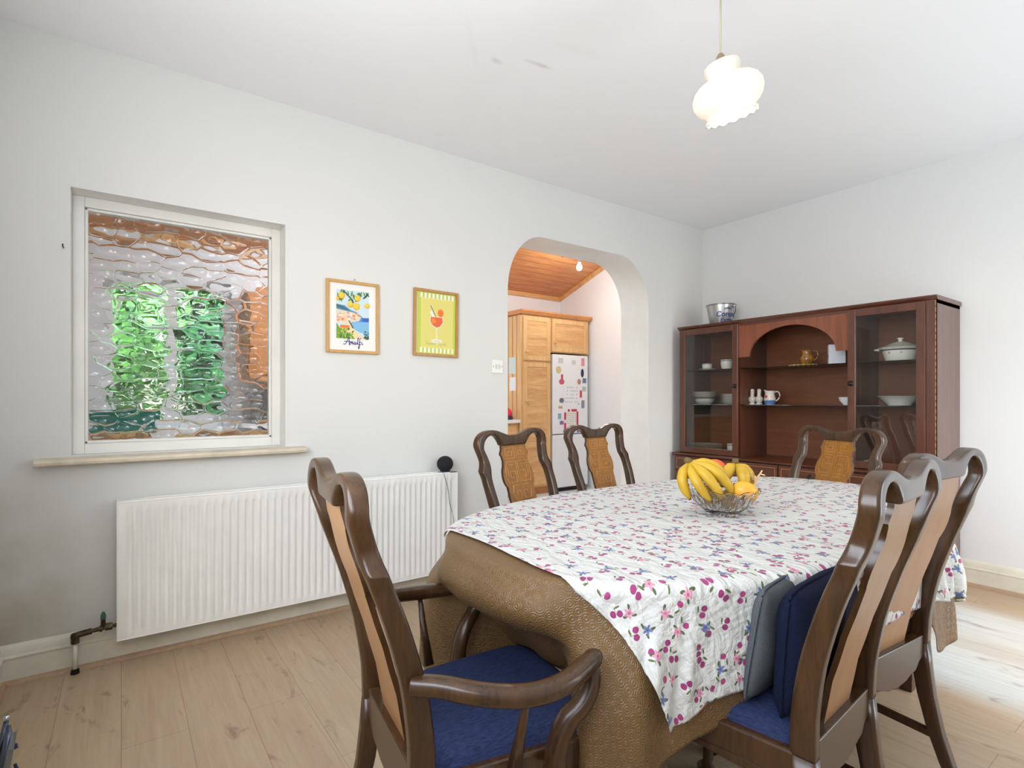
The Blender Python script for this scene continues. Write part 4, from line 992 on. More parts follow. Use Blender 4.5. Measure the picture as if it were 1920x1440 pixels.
# --- beer bucket
M_bucket = M_steel
t = thing('metal_bucket', 'galvanised metal bucket with blue lettering on top of the cabinet', 'bucket', (.315, 4.02, ut+.0265), R(0))
q = MB(); q.lathe([(0, .0), (.083, .0), (.085, .004), (.113, .168), (.117, .171), (.117, .177), (.113, .177), (.110, .17), (.082, .006), (0, .004)], n=56); q.build('body', M_bucket, t, auto=40)
q = MB(); q.tube([(.117*math.cos(a), .117*math.sin(a), .174) for a in [2*math.pi*i/48 for i in range(49)]], .004, 8); q.build('rim', M_bucket, t, smooth=True)
for sg in (-1, 1):
    q = MB(); q.sphere((sg*.12, 0, .155), (.008, .012, .014), 10, 8); q.build('ear', M_bucket, t, smooth=True)
q = MB(); q.tube([(.124*math.cos(a)*1.0, -.118*math.sin(a)*.9, .155-.118*math.sin(a)*.55) for a in [math.pi*i/24 for i in range(25)]][:9:-1] if False else [(-.125*math.cos(a), .125*math.sin(a)*.55, .155+.09*math.sin(a)*-.9) for a in [math.pi*i/24 for i in range(25)]], .0028, 7); q.build('handle', M_bucket, t, smooth=True)
M_blue = mat('navy_lettering', (36, 74, 142), .5)
def wrap(vs, z0, a0, rfun, off=.0012):
    out = []
    for v in vs:
        z = z0+v[1]; r_ = rfun(z)+off; a = a0+v[0]/r_
        out.append((r_*math.cos(a), r_*math.sin(a), z))
    return out
rf = lambda z: .085+(z-.004)*(.113-.085)/.164
q = MB(); A0 = R(-27)
vs, fs = text_geo('Corona', .058, 0, .0012); q.add(wrap(vs, .088, A0, rf), fs)
vs, fs = text_geo('Extra', .05, 0, .0008); q.add(wrap(vs, .040, A0, rf), fs)
q.build('lettering', M_blue, t)
q = MB()
cr = [(-.028, .118), (.028, .118), (.03, .125), (-.03, .125)]
q.add(wrap([(a, b-.1) for a, b in cr], .1, A0, rf), [(0, 1, 2, 3)])
for i in range(5):
    a = -.024+i*.012; q.add(wrap([(a-.005, .027), (a+.005, .027), (a*1.2+.004, .046-abs(a)*.3), (a*1.2-.004, .046-abs(a)*.3)], .1, A0, rf), [(0, 1, 2, 3)])
q.build('crown_emblem', M_blue, t)

# ------------------------------------------------------------------ table
TCX, TCY, TA, TB, TN, TZ = 1.78, 1.745, .55, 1.01, 2.5, .735
def outline_pts(n, a=TA, b=TB):
    th = np.linspace(0, 2*np.pi, n, endpoint=False); c, s = np.cos(th), np.sin(th)
    return np.stack([TCX+a*np.sign(c)*np.abs(c)**(2/TN), TCY+b*np.sign(s)*np.abs(s)**(2/TN)], 1)
t = thing('dining_table', 'long oval-ended dining table hidden under brown and floral cloths', 'table', (0, 0, 0))
op = outline_pts(96, TA-.004, TB-.004)
MB().prism([(x, y, TZ-.032) for x, y in op], (0, 0, .031)).build('tabletop', M_chair, t, bevel=.004)
q = MB(); ip = outline_pts(64, TA-.13, TB-.16)
for a_, b_ in zip(ip, np.roll(ip, -1, 0)):
    pass
q.grid([[(x, y, TZ-.10), (x, y, TZ-.033)] for x, y in ip], closeu=True); ap = q.build('apron', M_chair, t)
so = ap.modifiers.new('solid', 'SOLIDIFY'); so.thickness = .02
for (x, y) in ((2.125, .975), (1.44, .975), (2.12, 2.5), (1.44, 2.5)):
    q = MB(); q.loft([[(x+a*w, y+b*w, z) for a, b in ((-1, -1), (1, -1), (1, 1), (-1, 1))] for z, w in ((0, .02), (.03, .022), (.4, .027), (TZ-.033, .03))]); q.build('leg', M_chair, t, bevel=.003)

# ------------------------------------------------------------------ cloths
OUT = outline_pts(2400); nx = np.roll(OUT, -1, 0)-np.roll(OUT, 1, 0); OUTN = np.stack([nx[:, 1], -nx[:, 0]], 1); OUTN /= np.linalg.norm(OUTN, axis=1)[:, None]
seg = np.linalg.norm(np.roll(OUT, -1, 0)-OUT, axis=1); ARC = np.concatenate([[0], np.cumsum(seg)[:-1]])
def sstep(x, a, b):
    t_ = np.clip((x-a)/(b-a), 0, 1); return t_*t_*(3-2*t_)
def win(x, a, b, w): return sstep(x, a-w, a+w)*(1-sstep(x, b-w, b+w))
def push(E, N, A_, s):
    """how far the hanging cloth stands off the table edge, by foot point and drop"""
    x, y = E[:, 0], E[:, 1]
    o = .05*s**1.0
    near = (y < TCY).astype(float)
    # bunched in under the edge between the arms of the near chair
    wz = near*win(x, 1.60, 2.03, .05)*(y < 1.0)
    o = o-wz*(.17*np.clip(s/.27, 0, 1.2)**1.3)+wz*.06*np.sin(np.clip(s/.15, 0, 1)*np.pi)
    # pushed out by the arm ends
    o = o+near*win(x, 1.40, 1.60, .05)*(y < 1.1)*.045*sstep(s, .02, .14)
    o = o+near*win(x, 2.06, 2.17, .035)*(y < 1.1)*(.05*sstep(s, .03, .25))
    amp = .014*sstep(s, .03, .3)
    o = o+amp*(np.sin(A_*2*np.pi/.21+.6)+.45*np.sin(A_*2*np.pi/.12+1.9))*(1-wz*.6)
    # tight against the chairs along the right side
    rt = win(y, .95, 2.0, .06)*(x > TCX); o = o-rt*(o+.03*s)*.95
    return o
def drape(P, layer, extra=None, ztop=TZ+.001):
    P = np.asarray(P, float); n_ = len(P); res = np.zeros((n_, 3)); k_ = np.zeros(n_, int)
    for i in range(0, n_, 4000):
        d2 = ((P[i:i+4000, None, :]-OUT[None])**2).sum(2); k_[i:i+4000] = d2.argmin(1)
    E_ = OUT[k_]; N_ = OUTN[k_]; A_ = ARC[k_]
    f_ = (np.abs((P[:, 0]-TCX)/TA)**TN+np.abs((P[:, 1]-TCY)/TB)**TN)
    d_ = np.linalg.norm(P-E_, axis=1); ins = f_ <= 1
    s_ = np.where(ins, 0, d_); r_ = .016
    a_ = np.clip(s_/r_, 0, np.pi/2); down = np.maximum(s_-r_*np.pi/2, 0)
    out_ = r_*np.sin(a_)+layer*np.sin(a_); z_ = ztop-r_*(1-np.cos(a_))+layer*np.cos(a_)-down
    o_ = push(E_, N_, A_, down)*(~ins)
    if extra is not None: o_ = o_+extra(E_, A_, down, P)
    # keep cloth length roughly: outward bends shorten the drop
    z_ = z_+np.abs(o_)*.18*(down > 0)
    xy = np.where(ins[:, None], P, E_+N_*out_[:, None]+N_*o_[:, None])
    return np.concatenate([xy, z_[:, None]], 1), s_, ins
def hem(E_):
    x, y = E_[:, 0], E_[:, 1]
    h = np.full(len(E_), .40)
    near = y < 1.2
    h = np.where(near & (x > 1.9), np.interp(x, [1.9, 2.08, 2.15, 2.22, 2.28], [.40, .44, .40, .34, .28]), h)
    wz = near*win(x, 1.66, 2.02, .03)*(y < 1.0); h = h*(1-wz)+.315*wz
    rt = win(y, 1.12, 2.0, .08)*(x > TCX); h = h*(1-rt)+.235*rt
    lt = win(y, 1.2, 2.45, .08)*(x < TCX); h = h*(1-lt)+.235*lt
    fr_ = win(x, 1.45, 1.95, .06)*(y > 2.4); h = h*(1-fr_)+.235*fr_
    return h
# brown under-cloth: rings of a polar net
nth = 640; ko = (np.arange(nth)*(2400/nth)).astype(int); E0, N0 = OUT[ko], OUTN[ko]; H0 = hem(E0)
H0 = H0+.006*np.sin(ARC[ko]*2*np.pi/.3)
rows = []
for q_ in (0, .3, .55, .7, .8, .86, .9, .93, .95, .97, .985, .995): rows.append(np.array([TCX, TCY])+(E0-np.array([TCX, TCY]))*max(q_, .02))
ns = 46
for i in range(ns+1): rows.append(E0+N0*(.0005+(H0*i/ns)[:, None]))
P3 = []; UV = []
for rw in rows:
    p3, s_, ins = drape(rw, .002); P3.append([tuple(v) for v in p3]); UV.append(rw)
q = MB(); q.grid([list(r_) for r_ in P3], closev=True); q.uv = np.concatenate(UV, 0)
bc = q.build('under_tablecloth', M_brown, smooth=True); tag(bc, 'brown quilted vinyl tablecloth hanging beneath the floral one', 'tablecloth')
so = bc.modifiers.new('solid', 'SOLIDIFY'); so.thickness = .0018; so.offset = -1
# floral cloth
na, nb = 210, 300
aa = np.linspace(0, 1, na); bb = np.linspace(0, 1, nb)
G = np.zeros((na, nb, 2))
for j, b_ in enumerate(bb):
    y_ = .80+b_*(2.80-.80)
    xL = np.interp(y_, [.8, .9, 1.0, 1.15, 1.35, 1.7, 2.8], [1.47, 1.39, 1.325, 1.265, 1.215, 1.20, 1.20])
    xR = np.interp(y_, [.8, 1.1, 1.6, 2.2, 2.8], [2.435, 2.49, 2.53, 2.55, 2.56])
    xs = xL+aa*(xR-xL)
    ye = y_+(1-b_)**3*(-.0+ .03*np.sin(aa*9)*.3)+b_**3*.0
    G[:, j, 0] = xs+.004*np.sin(y_*31)*(aa > .98); G[:, j, 1] = ye-(1-b_)**2*.02*np.clip((aa-.75)/.25, 0, 1)
def fextra(E_, A_, s_, P):
    w = sstep(s_, .01, .2)*(1-.92*win(E_[:, 1], .98, 2.0, .06)*(E_[:, 0] > TCX))
    return .004+w*(.011*np.sin(A_*2*np.pi/.075+2*np.sin(s_*9))+.006*np.sin(A_*2*np.pi/.041+s_*22)+.015)
flat = G.reshape(-1, 2); p3, s_, ins = drape(flat, .0075, fextra)
wv = np.array([noise.noise(Vector((a*9, b*5, .3)))*.0016+noise.noise(Vector((a*26, b*14, 1.3)))*.0007 for a, b in flat])
p3[:, 2] += np.where(ins, np.maximum(wv, -.0004), 0)
p3 = p3.reshape(na, nb, 3)
q = MB(); q.grid([[tuple(v) for v in r_] for r_ in p3]); q.uv = flat
fc = q.build('floral_tablecloth', M_floral, smooth=True); tag(fc, 'cream tablecloth printed with pink cherries and blue flowers', 'tablecloth')
so = fc.modifiers.new('solid', 'SOLIDIFY'); so.thickness = .0012; so.offset = 1
TOPZ = TZ+.0105

# ------------------------------------------------------------------ chairs
ZB = [0, .06, .15, .3, .44, .55, .65, .75, .85, .93, 1.0]; YB = [-.325, -.285, -.25, -.218, -.205, -.2125, -.2335, -.2655, -.3045, -.331, -.329]
def yb(z): return interp(z, ZB, YB)
ST = [(.190, .43, .155, .43), (.192, .47, .158, .47), (.196, .52, .162, .52), (.207, .62, .173, .62), (.217, .72, .184, .72), (.221, .775, .188, .775), (.222, .808, .186, .808), (.2275, .830, .180, .828), (.2275, .838, .177, .836), (.219, .852, .174, .848), (.212, .874, .175, .870), (.218, .904, .181, .898), (.2265, .934, .188, .922), (.225, .957, .187, .944), (.213, .978, .179, .960), (.190, .993, .166, .972), (.161, 1.000, .149, .978), (.131, 1.001, .131, .978), (.105, .997, .113, .971), (.080, .990, .097, .957), (.057, .983, .085, .941), (.036, .978, .077, .931), (.016, .976, .040, .930), (0, .9755, 0, .930)]
def dep(z): return interp(z, [.43, .6, .8, 1.0], [.050, .046, .040, .034])
def section(o, i, yc, d):
    (uo, zo), (ui, zi) = o, i; out = []
    cu, cz = (uo+ui)/2, (zo+zi)/2; hu, hz = (uo-ui)/2, (zo-zi)/2
    for k_ in range(24):
        a = 2*math.pi*(k_+.5)/24; c_, s_ = math.cos(a), math.sin(a)
        cc = math.copysign(abs(c_)**.42, c_); ss = math.copysign(abs(s_)**.42, s_)
        out.append((cu+hu*cc, yc+d/2*ss, cz+hz*cc))
    return out
def resample(secs, k):
    """Catmull-Rom between the stations"""
    out = []; n = len(secs)
    for i in range(n-1):
        p0, p1, p2, p3 = secs[max(i-1, 0)], secs[i], secs[i+1], secs[min(i+2, n-1)]
        for j in range(k):
            t_ = j/k; out.append([tuple(.5*(2*b+(c-a)*t_+(2*a-5*b+4*c-d)*t_*t_+(3*b-a-3*c+d)*t_**3) for a, b, c, d in zip(*q4)) for q4 in zip(p0, p1, p2, p3)])
    return out+[[tuple(v) for v in secs[-1]]]
def splat_w(z): return interp(z, [.455, .6, .70, .757, .764, .78, .80, .825, .845, .865, .885, .893, .90, .915, .935], [.076, .080, .083, .084, .090, .097, .099, .094, .084, .080, .084, .091, .088, .080, .079])
def make_chair(arm=False):
    t_ = bpy.data.objects.new('carver_chair' if arm else 'dining_chair', None); COL.objects.link(t_); t_.empty_display_size = .05
    q = MB(); secs = [section((a, b), (c, d), (yb(b)+yb(d))/2, dep((b+d)/2)) for a, b, c, d in ST]
    left = [[(-x, y, z) for x, y, z in s_] for s_ in secs[:-1]]
    allsec = left+secs[::-1]
    # mirrored sections must keep the same point order around the loop
    fix = []
    for s_ in left: fix.append([(x, y, z) for x, y, z in s_])
    mid = secs[-1]; 
    seq = fix+[[(0, p[1], p[2]) for p in mid]]+secs[:-1][::-1]
    q.loft(resample(seq, 3)); q.build('back_frame', M_chair, t_, smooth=True)
    for sg in (-1, 1):
        q = MB(); ss_ = []
        for z in (0, .012, .05, .10, .18, .28, .36, .432):
            w = interp(z, [0, .1, .432], [.016, .0165, .0175]); d = interp(z, [0, .1, .432], [.038, .036, .05]); cu = sg*interp(z, [0, .432], [.192, .1725])
            ss_.append(section((cu+w, z), (cu-w, z), yb(z), d))
        q.loft(ss_); q.build('leg', M_chair, t_, smooth=True, subs=0)
    # splat, bowed
    def ys(z): return yb(z)+.004-.018*math.sin(math.pi*(z-.46)/.475)
    zs = [.455, .5, .55, .6, .65, .70, .74, .757, .764, .772, .78, .79, .80, .812, .825, .835, .845, .855, .865, .875, .885, .893, .90, .908, .915, .925, .935]
    q = MB(); P_ = []
    for z in zs:
        w = splat_w(z); y_ = ys(z); P_.append([(-w, y_+.006, z), (-w*.5, y_+.006, z), (0, y_+.006, z), (w*.5, y_+.006, z), (w, y_+.006, z), (w, y_-.006, z), (w*.5, y_-.006, z), (0, y_-.006, z), (-w*.5, y_-.006, z), (-w, y_-.006, z)])
    n_ = len(P_); q.v = [p for r_ in P_ for p in r_]
    for i in range(n_-1):
        for j in range(10):
            k_ = (j+1) % 10; q.f.append((i*10+j, (i+1)*10+j, (i+1)*10+k_, i*10+k_)); q.m.append(q.mi(M_splat if j < 4 else (M_splatback if 5 <= j < 9 else M_chair)))
    sp_o = q.build('splat', None, t_, auto=50)
    # carved key pattern
    q = MB()
    def stroke(pts_):
        for (a, b), (c, d) in zip(pts_[:-1], pts_[1:]):
            L_ = math.hypot(c-a, d-b); nx_, nz_ = -(d-b)/L_*.0022, (c-a)/L_*.0022
            vv = [(a+nx_, b+nz_), (c+nx_, d+nz_), (c-nx_, d-nz_), (a-nx_, b-nz_)]
            q.add([(x, ys(z)+.0055, z) for x, z in vv]+[(x*.999, ys(z)+.0078, z) for x, z in [(a+nx_*.6, b+nz_*.6), (c+nx_*.6, d+nz_*.6), (c-nx_*.6, d-nz_*.6), (a-nx_*.6, b-nz_*.6)]], [(4, 5, 6, 7), (0, 1, 5, 4), (1, 2, 6, 5), (2, 3, 7, 6), (3, 0, 4, 7)])
    for sg in (-1, 1):
        f_ = lambda pts_: [(sg*a, b) for a, b in pts_]
        stroke(f_([(.006, .925), (.006, .875), (.062, .875)])); stroke(f_([(.018, .918), (.060, .918), (.066, .903), (.060, .887), (.020, .887), (.020, .905), (.045, .905), (.045, .897)]))
        stroke(f_([(.008, .862), (.064, .862), (.076, .83), (.080, .80), (.072, .775), (.016, .775), (.016, .82), (.050, .82), (.050, .795), (.032, .795)]))
        stroke(f_([(.006, .862), (.006, .77)])); stroke(f_([(.022, .848), (.056, .848)])); stroke(f_([(.064, .84), (.064, .80)]))
        stroke(f_([(.006, .762), (.050, .762), (.058, .73), (.05, .705), (.010, .705), (.010, .738), (.034, .738), (.034, .722)]))
    q.build('carving', M_carve, sp_o)
    # rear rail with scalloped lower edge and shoe
    q = MB(); pr = [(-.156, .455), (.156, .455), (.156, .395), (.13, .385), (.11, .365), (.08, .36), (.05, .35), (0, .345), (-.05, .35), (-.08, .36), (-.11, .365), (-.13, .385), (-.156, .395)]
    q.prism([(x, yb(.42)-.016, z) for x, z in pr], (0, .026, 0)); q.build('rear_rail', M_chair, t_, bevel=.003)
    fw, rw, y0_, y1_ = .222, .19, -.195, .235
    def sec_at(s, z): return None
    # side and front rails
    q = MB()
    for sg in (-1, 1):
        q.prism([(sg*rw, y0_, .375), (sg*fw, y1_, .375), (sg*(fw-.024), y1_, .375), (sg*(rw-.024), y0_, .375)], (0, 0, .062))
    q.prism([(-fw+.024, y1_, .375), (fw-.024, y1_, .375), (fw-.024, y1_-.024, .375), (-fw+.024, y1_-.024, .375)], (0, 0, .062))
    q.build('seat_frame', M_chair, t_, bevel=.006)
    # scalloped apron under each side rail
    for sg in (-1, 1):
        q = MB(); pts_ = [(0, .3752), (0, .35), (.15, .352), (.5, .362), (.8, .345), (.92, .32), (1, .32), (1, .3752)]
        q.prism([(sg*(rw-.004+(fw-rw)*a), y0_+.01+(y1_-y0_-.03)*a, z) for a, z in pts_], (-sg*.014, 0, 0))
        q.build('apron', M_chair, t_, bevel=.002)
    # seat
    P_ = []; N_ = 22
    for i in range(N_+1):
        v = i/N_; row = []
        for j in range(N_+1):
            u = j/N_*2-1; yy = y0_+.012+(y1_-y0_-.014)*v; w = (rw-.012)+(fw-rw+.004)*v
            e_ = (1-abs(u)**5)*(1-abs(v*2-1)**5); row.append((u*w*(1-.02*(1-min(1, e_*3))), yy, .430+.034*min(1, e_*1.6)**.5+.013*(1-u*u)*(1-(v*2-1)**2)))
        P_.append(row)
    q = MB(); q.grid(P_); o_ = len(q.v)
    low = [(-(rw-.012), y0_+.012, .428), (rw-.012, y0_+.012, .428), (fw-.008, y1_-.002, .428), (-(fw-.008), y1_-.002, .428)]
    q.add(low, [(0, 1, 2, 3)]); q.build('seat', M_seat, t_, smooth=True)
    # front legs, cabriole
    for sg in (-1, 1):
        q = MB(); pts_ = []; rr = []
        for z, of, r_ in ((.40, 0, .024), (.37, .006, .028), (.33, .014, .029), (.28, .012, .023), (.2, .002, .0175), (.12, -.004, .0145), (.06, .0, .014), (.035, .008, .018), (.022, .014, .026), (.008, .014, .026), (0, .012, .02)):
            pts_.append((sg*(fw-.03+of), y1_-.03+of, z)); rr.append(r_)
        q.tube(pts_, rr, 14, sup=2.4); q.build('leg', M_chair, t_, smooth=True)
    q = MB()
    for sg in (-1, 1): q.tube([(sg*.184, yb(.17)+.015, .17), (sg*.214, .195, .17)], .011, 8, sup=4)
    q.tube([(-.2, -.02, .17), (.2, -.02, .17)], .010, 8, sup=4); q.build('stretcher', M_chair, t_, auto=40)
    if arm:
        for sg in (-1, 1):
            pts_ = smooth_pts([(sg*.205, yb(.64)-.004, .632), (sg*.235, -.19, .632), (sg*.272, -.135, .620), (sg*.296, -.05, .606), (sg*.290, .03, .604), (sg*.268, .09, .612), (sg*.250, .135, .620)], 2)
            n_ = len(pts_); rr = [.0185+.0035*math.sin(math.pi*i/(n_-1))-.003*(i > n_-3) for i in range(n_)]
            MB().tube(pts_, rr, 14, sx=.95, sy=.85, sup=2.6).build('arm', M_chair, t_, smooth=True)
            pts_ = smooth_pts([(sg*.252, .118, .612), (sg*.260, .118, .58), (sg*.260, .098, .54), (sg*.246, .065, .51), (sg*.240, .045, .46), (sg*.240, .04, .41)], 2)
            n_ = len(pts_); MB().tube(pts_, [.016+.007*(i/(n_-1)) for i in range(n_)], 12, sx=.8, sy=1.1, up=(1, 0, 0), sup=3).build('arm_support', M_chair, t_, smooth=True)
            MB().tube([(sg*.289, -.05, .602), (sg*.262, -.048, .52), (sg*.232, -.045, .435)], [.006, .009, .014], 10, sup=3, up=(0, 1, 0)).build('spindle', M_chair, t_, smooth=True)
    return t_
chair = make_chair(); armc = make_chair(True)
GR = 'dining chairs around the table'
def place(o, x, y, face, label):
    # face = heading in degrees the sitter looks to (0 = +x)
    o.location = (x, y, 0); o.rotation_euler = (0, 0, R(face-90)); o.scale = (1, 1, 1.005); tag(o, label, 'chair', GR)
place(armc, 1.887, .672, 83, 'carved wooden carver chair with open arms at the near table end')
specs = [(1.311, 1.476, 12.5, 'dark wooden chair on the window side, between radiator and archway'),
         (1.199, 2.062, 5.7, 'dark wooden chair standing in front of the archway and fridge'),
         (1.641, 2.51, -106, 'carved dark wooden chair at the far table end before the cabinet'),
         (2.185, 1.25, 185, 'dark wooden chair nearest on the right, holding two cushions'),
         (2.13, 1.735, 176, 'dark wooden chair on the right, behind the one with cushions')]
for i, (x, y, a, lb) in enumerate(specs):
    o = chair if i == 0 else copy_tree(chair); place(o, x, y, a, lb)

# cushions on the near right chair
def pillow(name, w, h, th, m, label, loc, rot, seam=None):
    t_ = thing(name, label, 'cushion', loc); t_.rotation_euler = rot
    n_ = 26
    def f_(u, v, sg):
        e_ = max(0, (1-u**4))*max(0, (1-v**4)); pin = 1-.06*(abs(u)**3*(1-abs(v))+0)-.0
        cr_ = 1-.10*(u*u*v*v)**1.5; uu = u*w/2*(1-.05*(1-abs(v)**2)*abs(u)**2)*cr_; vv = v*h/2*(1-.05*(1-abs(u)**2)*abs(v)**2)*cr_
        nz = noise.noise(Vector((u*1.7, v*1.7, sg*3)))*.012*e_
        return (uu, sg*(th/2*e_**.55)+nz, vv)
    q = MB()
    for sg in (1, -1): q.grid([[f_(2*i/n_-1, 2*j/n_-1, sg) for j in range(n_+1)] for i in range(n_+1)])
    q.build('cover', m, t_, smooth=True, merge=True)
    ed = [f_(2*i/n_-1, -1, 1) for i in range(n_)]+[f_(1, 2*i/n_-1, 1) for i in range(n_)]+[f_(1-2*i/n_, 1, 1) for i in range(n_)]+[f_(-1, 1-2*i/n_, 1) for i in range(n_)]
    MB().tube(ed+[ed[0]], .0035, 6).build('piping', seam or m, t_, smooth=True)
    return t_
pillow('cushion', .37, .285, .085, M_navy, 'navy cushion leaning against the near right chair back', (2.347, 1.275, .607), (R(4), R(0), R(95)))
pillow('cushion', .36, .275, .06, M_grey, 'grey cushion squeezed between navy cushion and table', (2.277, 1.262, .607), (R(9), R(0), R(97)))

# ------------------------------------------------------------------ fruit bowl
BX, BY, BZ = 1.862, 1.655, TOPZ
gm = bpy.data.materials.new('cut_crystal'); gm.use_nodes = True; gn = NG(gm); gb = gm.node_tree.nodes['Principled BSDF']
gb.inputs['Base Color'].default_value = (1, 1, 1, 1); gb.inputs['Roughness'].default_value = .02; gb.inputs['IOR'].default_value = 1.5; gb.inputs['Transmission Weight'].default_value = 1
t = thing('crystal_bowl', 'cut crystal fruit bowl with scalloped rim on the floral cloth', 'bowl', (BX, BY, BZ))
def facet(r, z, a, k_):
    w = min(1, max(0, z/.03)); outer = k_ < 9
    rr = r*(1+.035*w*(abs(math.sin(a*12+z*60))-.5))*(1+.02*w*(abs(math.sin(a*12-z*60))-.5)) if outer else r
    return rr, z+(.007*abs(math.sin(a*6)) if z > .07 else 0)
q = MB(); q.lathe([(0, 0), (.045, 0), (.052, .004), (.058, .014), (.075, .028), (.092, .045), (.104, .062), (.113, .078), (.119, .086), (.115, .087), (.098, .064), (.084, .045), (.066, .028), (.045, .016), (0, .013)], n=144, f=facet)
q.build('glass', gm, t, smooth=False)
M_ban = mat('banana_skin', (206, 166, 44), .45, c2=(178, 140, 38), vscale=8)
M_bang = mat('banana_tip', (104, 84, 34), .6)
def banana(parent, base, tip, bend, r=.017, name='banana'):
    base, tip, bend = Vector(base), Vector(tip), Vector(bend); pts_ = []; rr = []
    n_ = 16
    for i in range(n_+1):
        s_ = i/n_; p = base*(1-s_)**2+bend*2*s_*(1-s_)+tip*s_*s_; pts_.append(p)
        rr.append(r*interp(s_, [0, .08, .16, .28, .55, .85, .95, 1], [.38, .34, .5, .88, 1.0, .82, .5, .26]))
    q = MB(); q.tube(pts_, rr, 10, sup=1.75); o_ = q.build(name, M_ban, parent, smooth=True)
    MB().tube([pts_[-1]+(pts_[-1]-pts_[-2]).normalized()*d for d in (-.003, .004)], [r*.33, r*.22], 8).build('banana_tip', M_bang, o_)
    return o_
# camera-right direction (cr) lies along the picture plane at the table
cr = Vector((math.cos(R(YAW)), math.sin(R(YAW)), 0)); cf = Vector((-math.sin(R(YAW)), math.cos(R(YAW)), 0)); UZ = Vector((0, 0, 1))
def bp_(a, b, c): return cr*a+cf*b+UZ*c   # metres right, away, up from the bowl foot
t = thing('banana_bunch', 'bunch of yellow bananas hanging over the left rim of the bowl', 'bananas', (BX, BY, BZ))
hub = bp_(-.115, -.01, .178)
for tip, bend in (((-.125, -.045, .062), (-.175, -.045, .14)), ((-.065, -.075, .060), (-.135, -.085, .135)), ((-.030, -.082, .068), (-.085, -.095, .155)), ((.012, -.060, .080), (-.035, -.07, .175)), ((.012, -.01, .118), (-.03, -.01, .19))):
    banana(t, hub, bp_(*tip), bp_(*bend), .0185)
MB().tube([hub+bp_(.012, 0, -.012), hub+bp_(-.006, 0, .006), hub+bp_(-.016, 0, .010)], [.012, .013, .009], 10).build('stalk', M_bang, t, smooth=True)
t = thing('banana_bunch', 'short stubby banana cluster at the back right of the bowl', 'bananas', (BX, BY, BZ))
hub = bp_(.050, .015, .168)
for tip, bend in (((-.006, -.012, .098), (.012, -.01, .160)), ((.056, -.030, .095), (.068, -.04, .150)), ((.094, .005, .085), (.098, .0, .155))): banana(t, hub, bp_(*tip), bp_(*bend), .022)
MB().tube([hub, hub+bp_(0, 0, .02)], [.012, .010], 10).build('stalk', M_bang, t, smooth=True)
M_ora = mat('orange_skin', (240, 112, 60), .4, c2=(228, 84, 52), vscale=20)
q = MB(); q.sphere((0, 0, 0), (.041, .041, .042), 24, 16); o = q.build('apple', M_ora, None, smooth=True); o.location = Vector((BX, BY, BZ))+bp_(-.012, .035, .142)
tag(o, 'round orange red fruit behind the bananas', 'fruit')
M_man = mat('mango_skin', (236, 182, 44), .35, c2=(234, 158, 60), vscale=14)
q = MB(); q.sphere((0, 0, 0), (.043, .034, .032), 24, 16, M=Matrix.Rotation(R(YAW), 4, 'Z') @ Matrix.Rotation(R(18), 4, 'Y')); o = q.build('mango', M_man, None, smooth=True); o.location = Vector((BX, BY, BZ))+bp_(.055, -.052, .088)
tag(o, 'yellow mango at the front right of the bowl', 'fruit')
for (p, r_, c_, lb) in (((-.045, .02, .058), .038, (186, 150, 96), 'brownish fruit low in the bowl, left'), ((.022, -.012, .052), .037, (176, 140, 92), 'tan fruit in the middle of the bowl seen through the crystal'), ((.06, .035, .062), .035, (150, 160, 80), 'greenish fruit low in the bowl, right rear')):
    q = MB(); q.sphere((0, 0, 0), r_, 20, 14); o = q.build('round_fruit', mat('fruit_%d' % c_[0], c_, .5, var=.3, vscale=20), None, smooth=True); o.location = Vector((BX, BY, BZ))+bp_(*p); tag(o, lb, 'fruit', 'fruit inside the bowl')
t = thing('grape_stalk', 'bare pale twiggy grape stalk sticking up at the right of the bowl', 'stalk', (BX, BY, BZ))
q = MB()
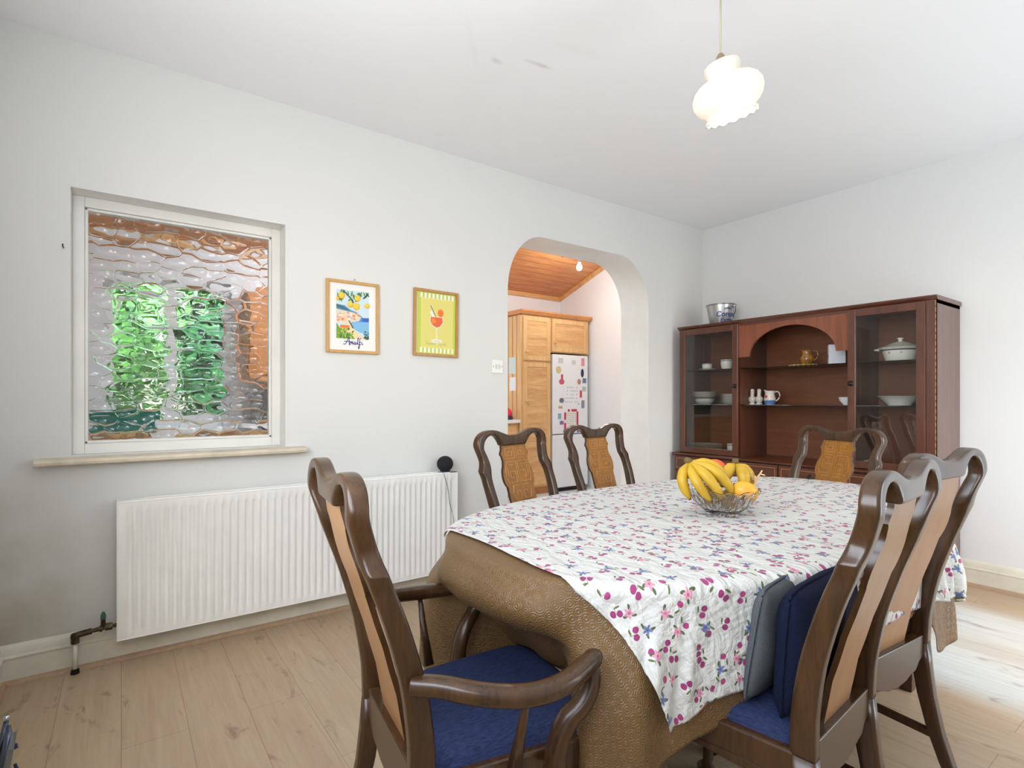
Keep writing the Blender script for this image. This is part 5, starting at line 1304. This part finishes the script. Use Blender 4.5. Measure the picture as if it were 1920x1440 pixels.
q.tube([bp_(.09, -.02, .075), bp_(.098, -.02, .10), bp_(.108, -.018, .125), bp_(.122, -.016, .142)], [.005, .004, .0035, .003], 7)
for a, b in (((.108, -.018, .125), (.075, -.015, .137)), ((.118, -.017, .137), (.128, -.016, .152)), ((.12, -.016, .14), (.138, -.014, .135)), ((.098, -.02, .10), (.118, -.02, .075)), ((.104, -.018, .115), (.09, -.018, .128)), ((.1, -.018, .105), (.102, -.022, .135))): q.tube([bp_(*a), bp_(*b)], [.003, .0022], 6)
q.build('twigs', mat('dry_twig', (226, 196, 150), .7, c2=(196, 150, 96), vscale=30), t, smooth=True)

# ------------------------------------------------------------------ metal stand at the near left
t = thing('metal_stand', 'grey metal stand with chrome capped tube at the lower left corner', 'stand', (0, 0, 0))
MD = mat('blue_grey_metal', (96, 106, 124), .25, metal=.8)
def on(u, v, d):
    F_ = Vector((-math.sin(R(YAW)), math.cos(R(YAW)), 0)); return Vector((CX, CY, CH))+(F_+cr*((u-960)/1016)+UZ*((749-v)/1016))*d
q = MB(); q.tube([on(12, 1352, 1.62), on(5, 1385, 1.60), on(-14, 1450, 1.58)], [.007, .009, .010], 12); q.build('tube_rail', MD, t, smooth=True)
q = MB(); q.tube([on(12, 1342, 1.62), on(12, 1352, 1.62)], .0075, 12); q.build('end_cap', M_chrome, t, smooth=True)
q = MB(); q.tube([on(27, 1373, 1.58), on(20, 1405, 1.56), on(6, 1470, 1.54)], [.008, .012, .012], 4, sx=.7); q.build('side_rail', mat('grey_alloy', (140, 146, 150), .35, metal=.7), t)
q = MB(); q.tube([on(16, 1360, 1.60), on(16, 1400, 1.58), on(-2, 1470, 1.56)], [.006, .014, .016], 8); q.build('bracket', MD, t, smooth=True)
q = MB(); q.tube([on(27, 1395, 1.59), on(28, 1403, 1.59)], [.006, .008], 8); q.tube([on(28, 1432, 1.6), on(34, 1452, 1.6), on(30, 1500, 1.6)], [.004, .006, .006], 8); q.build('rubber_foot', mat('dark_plastic', (0, 0, 0)), t)
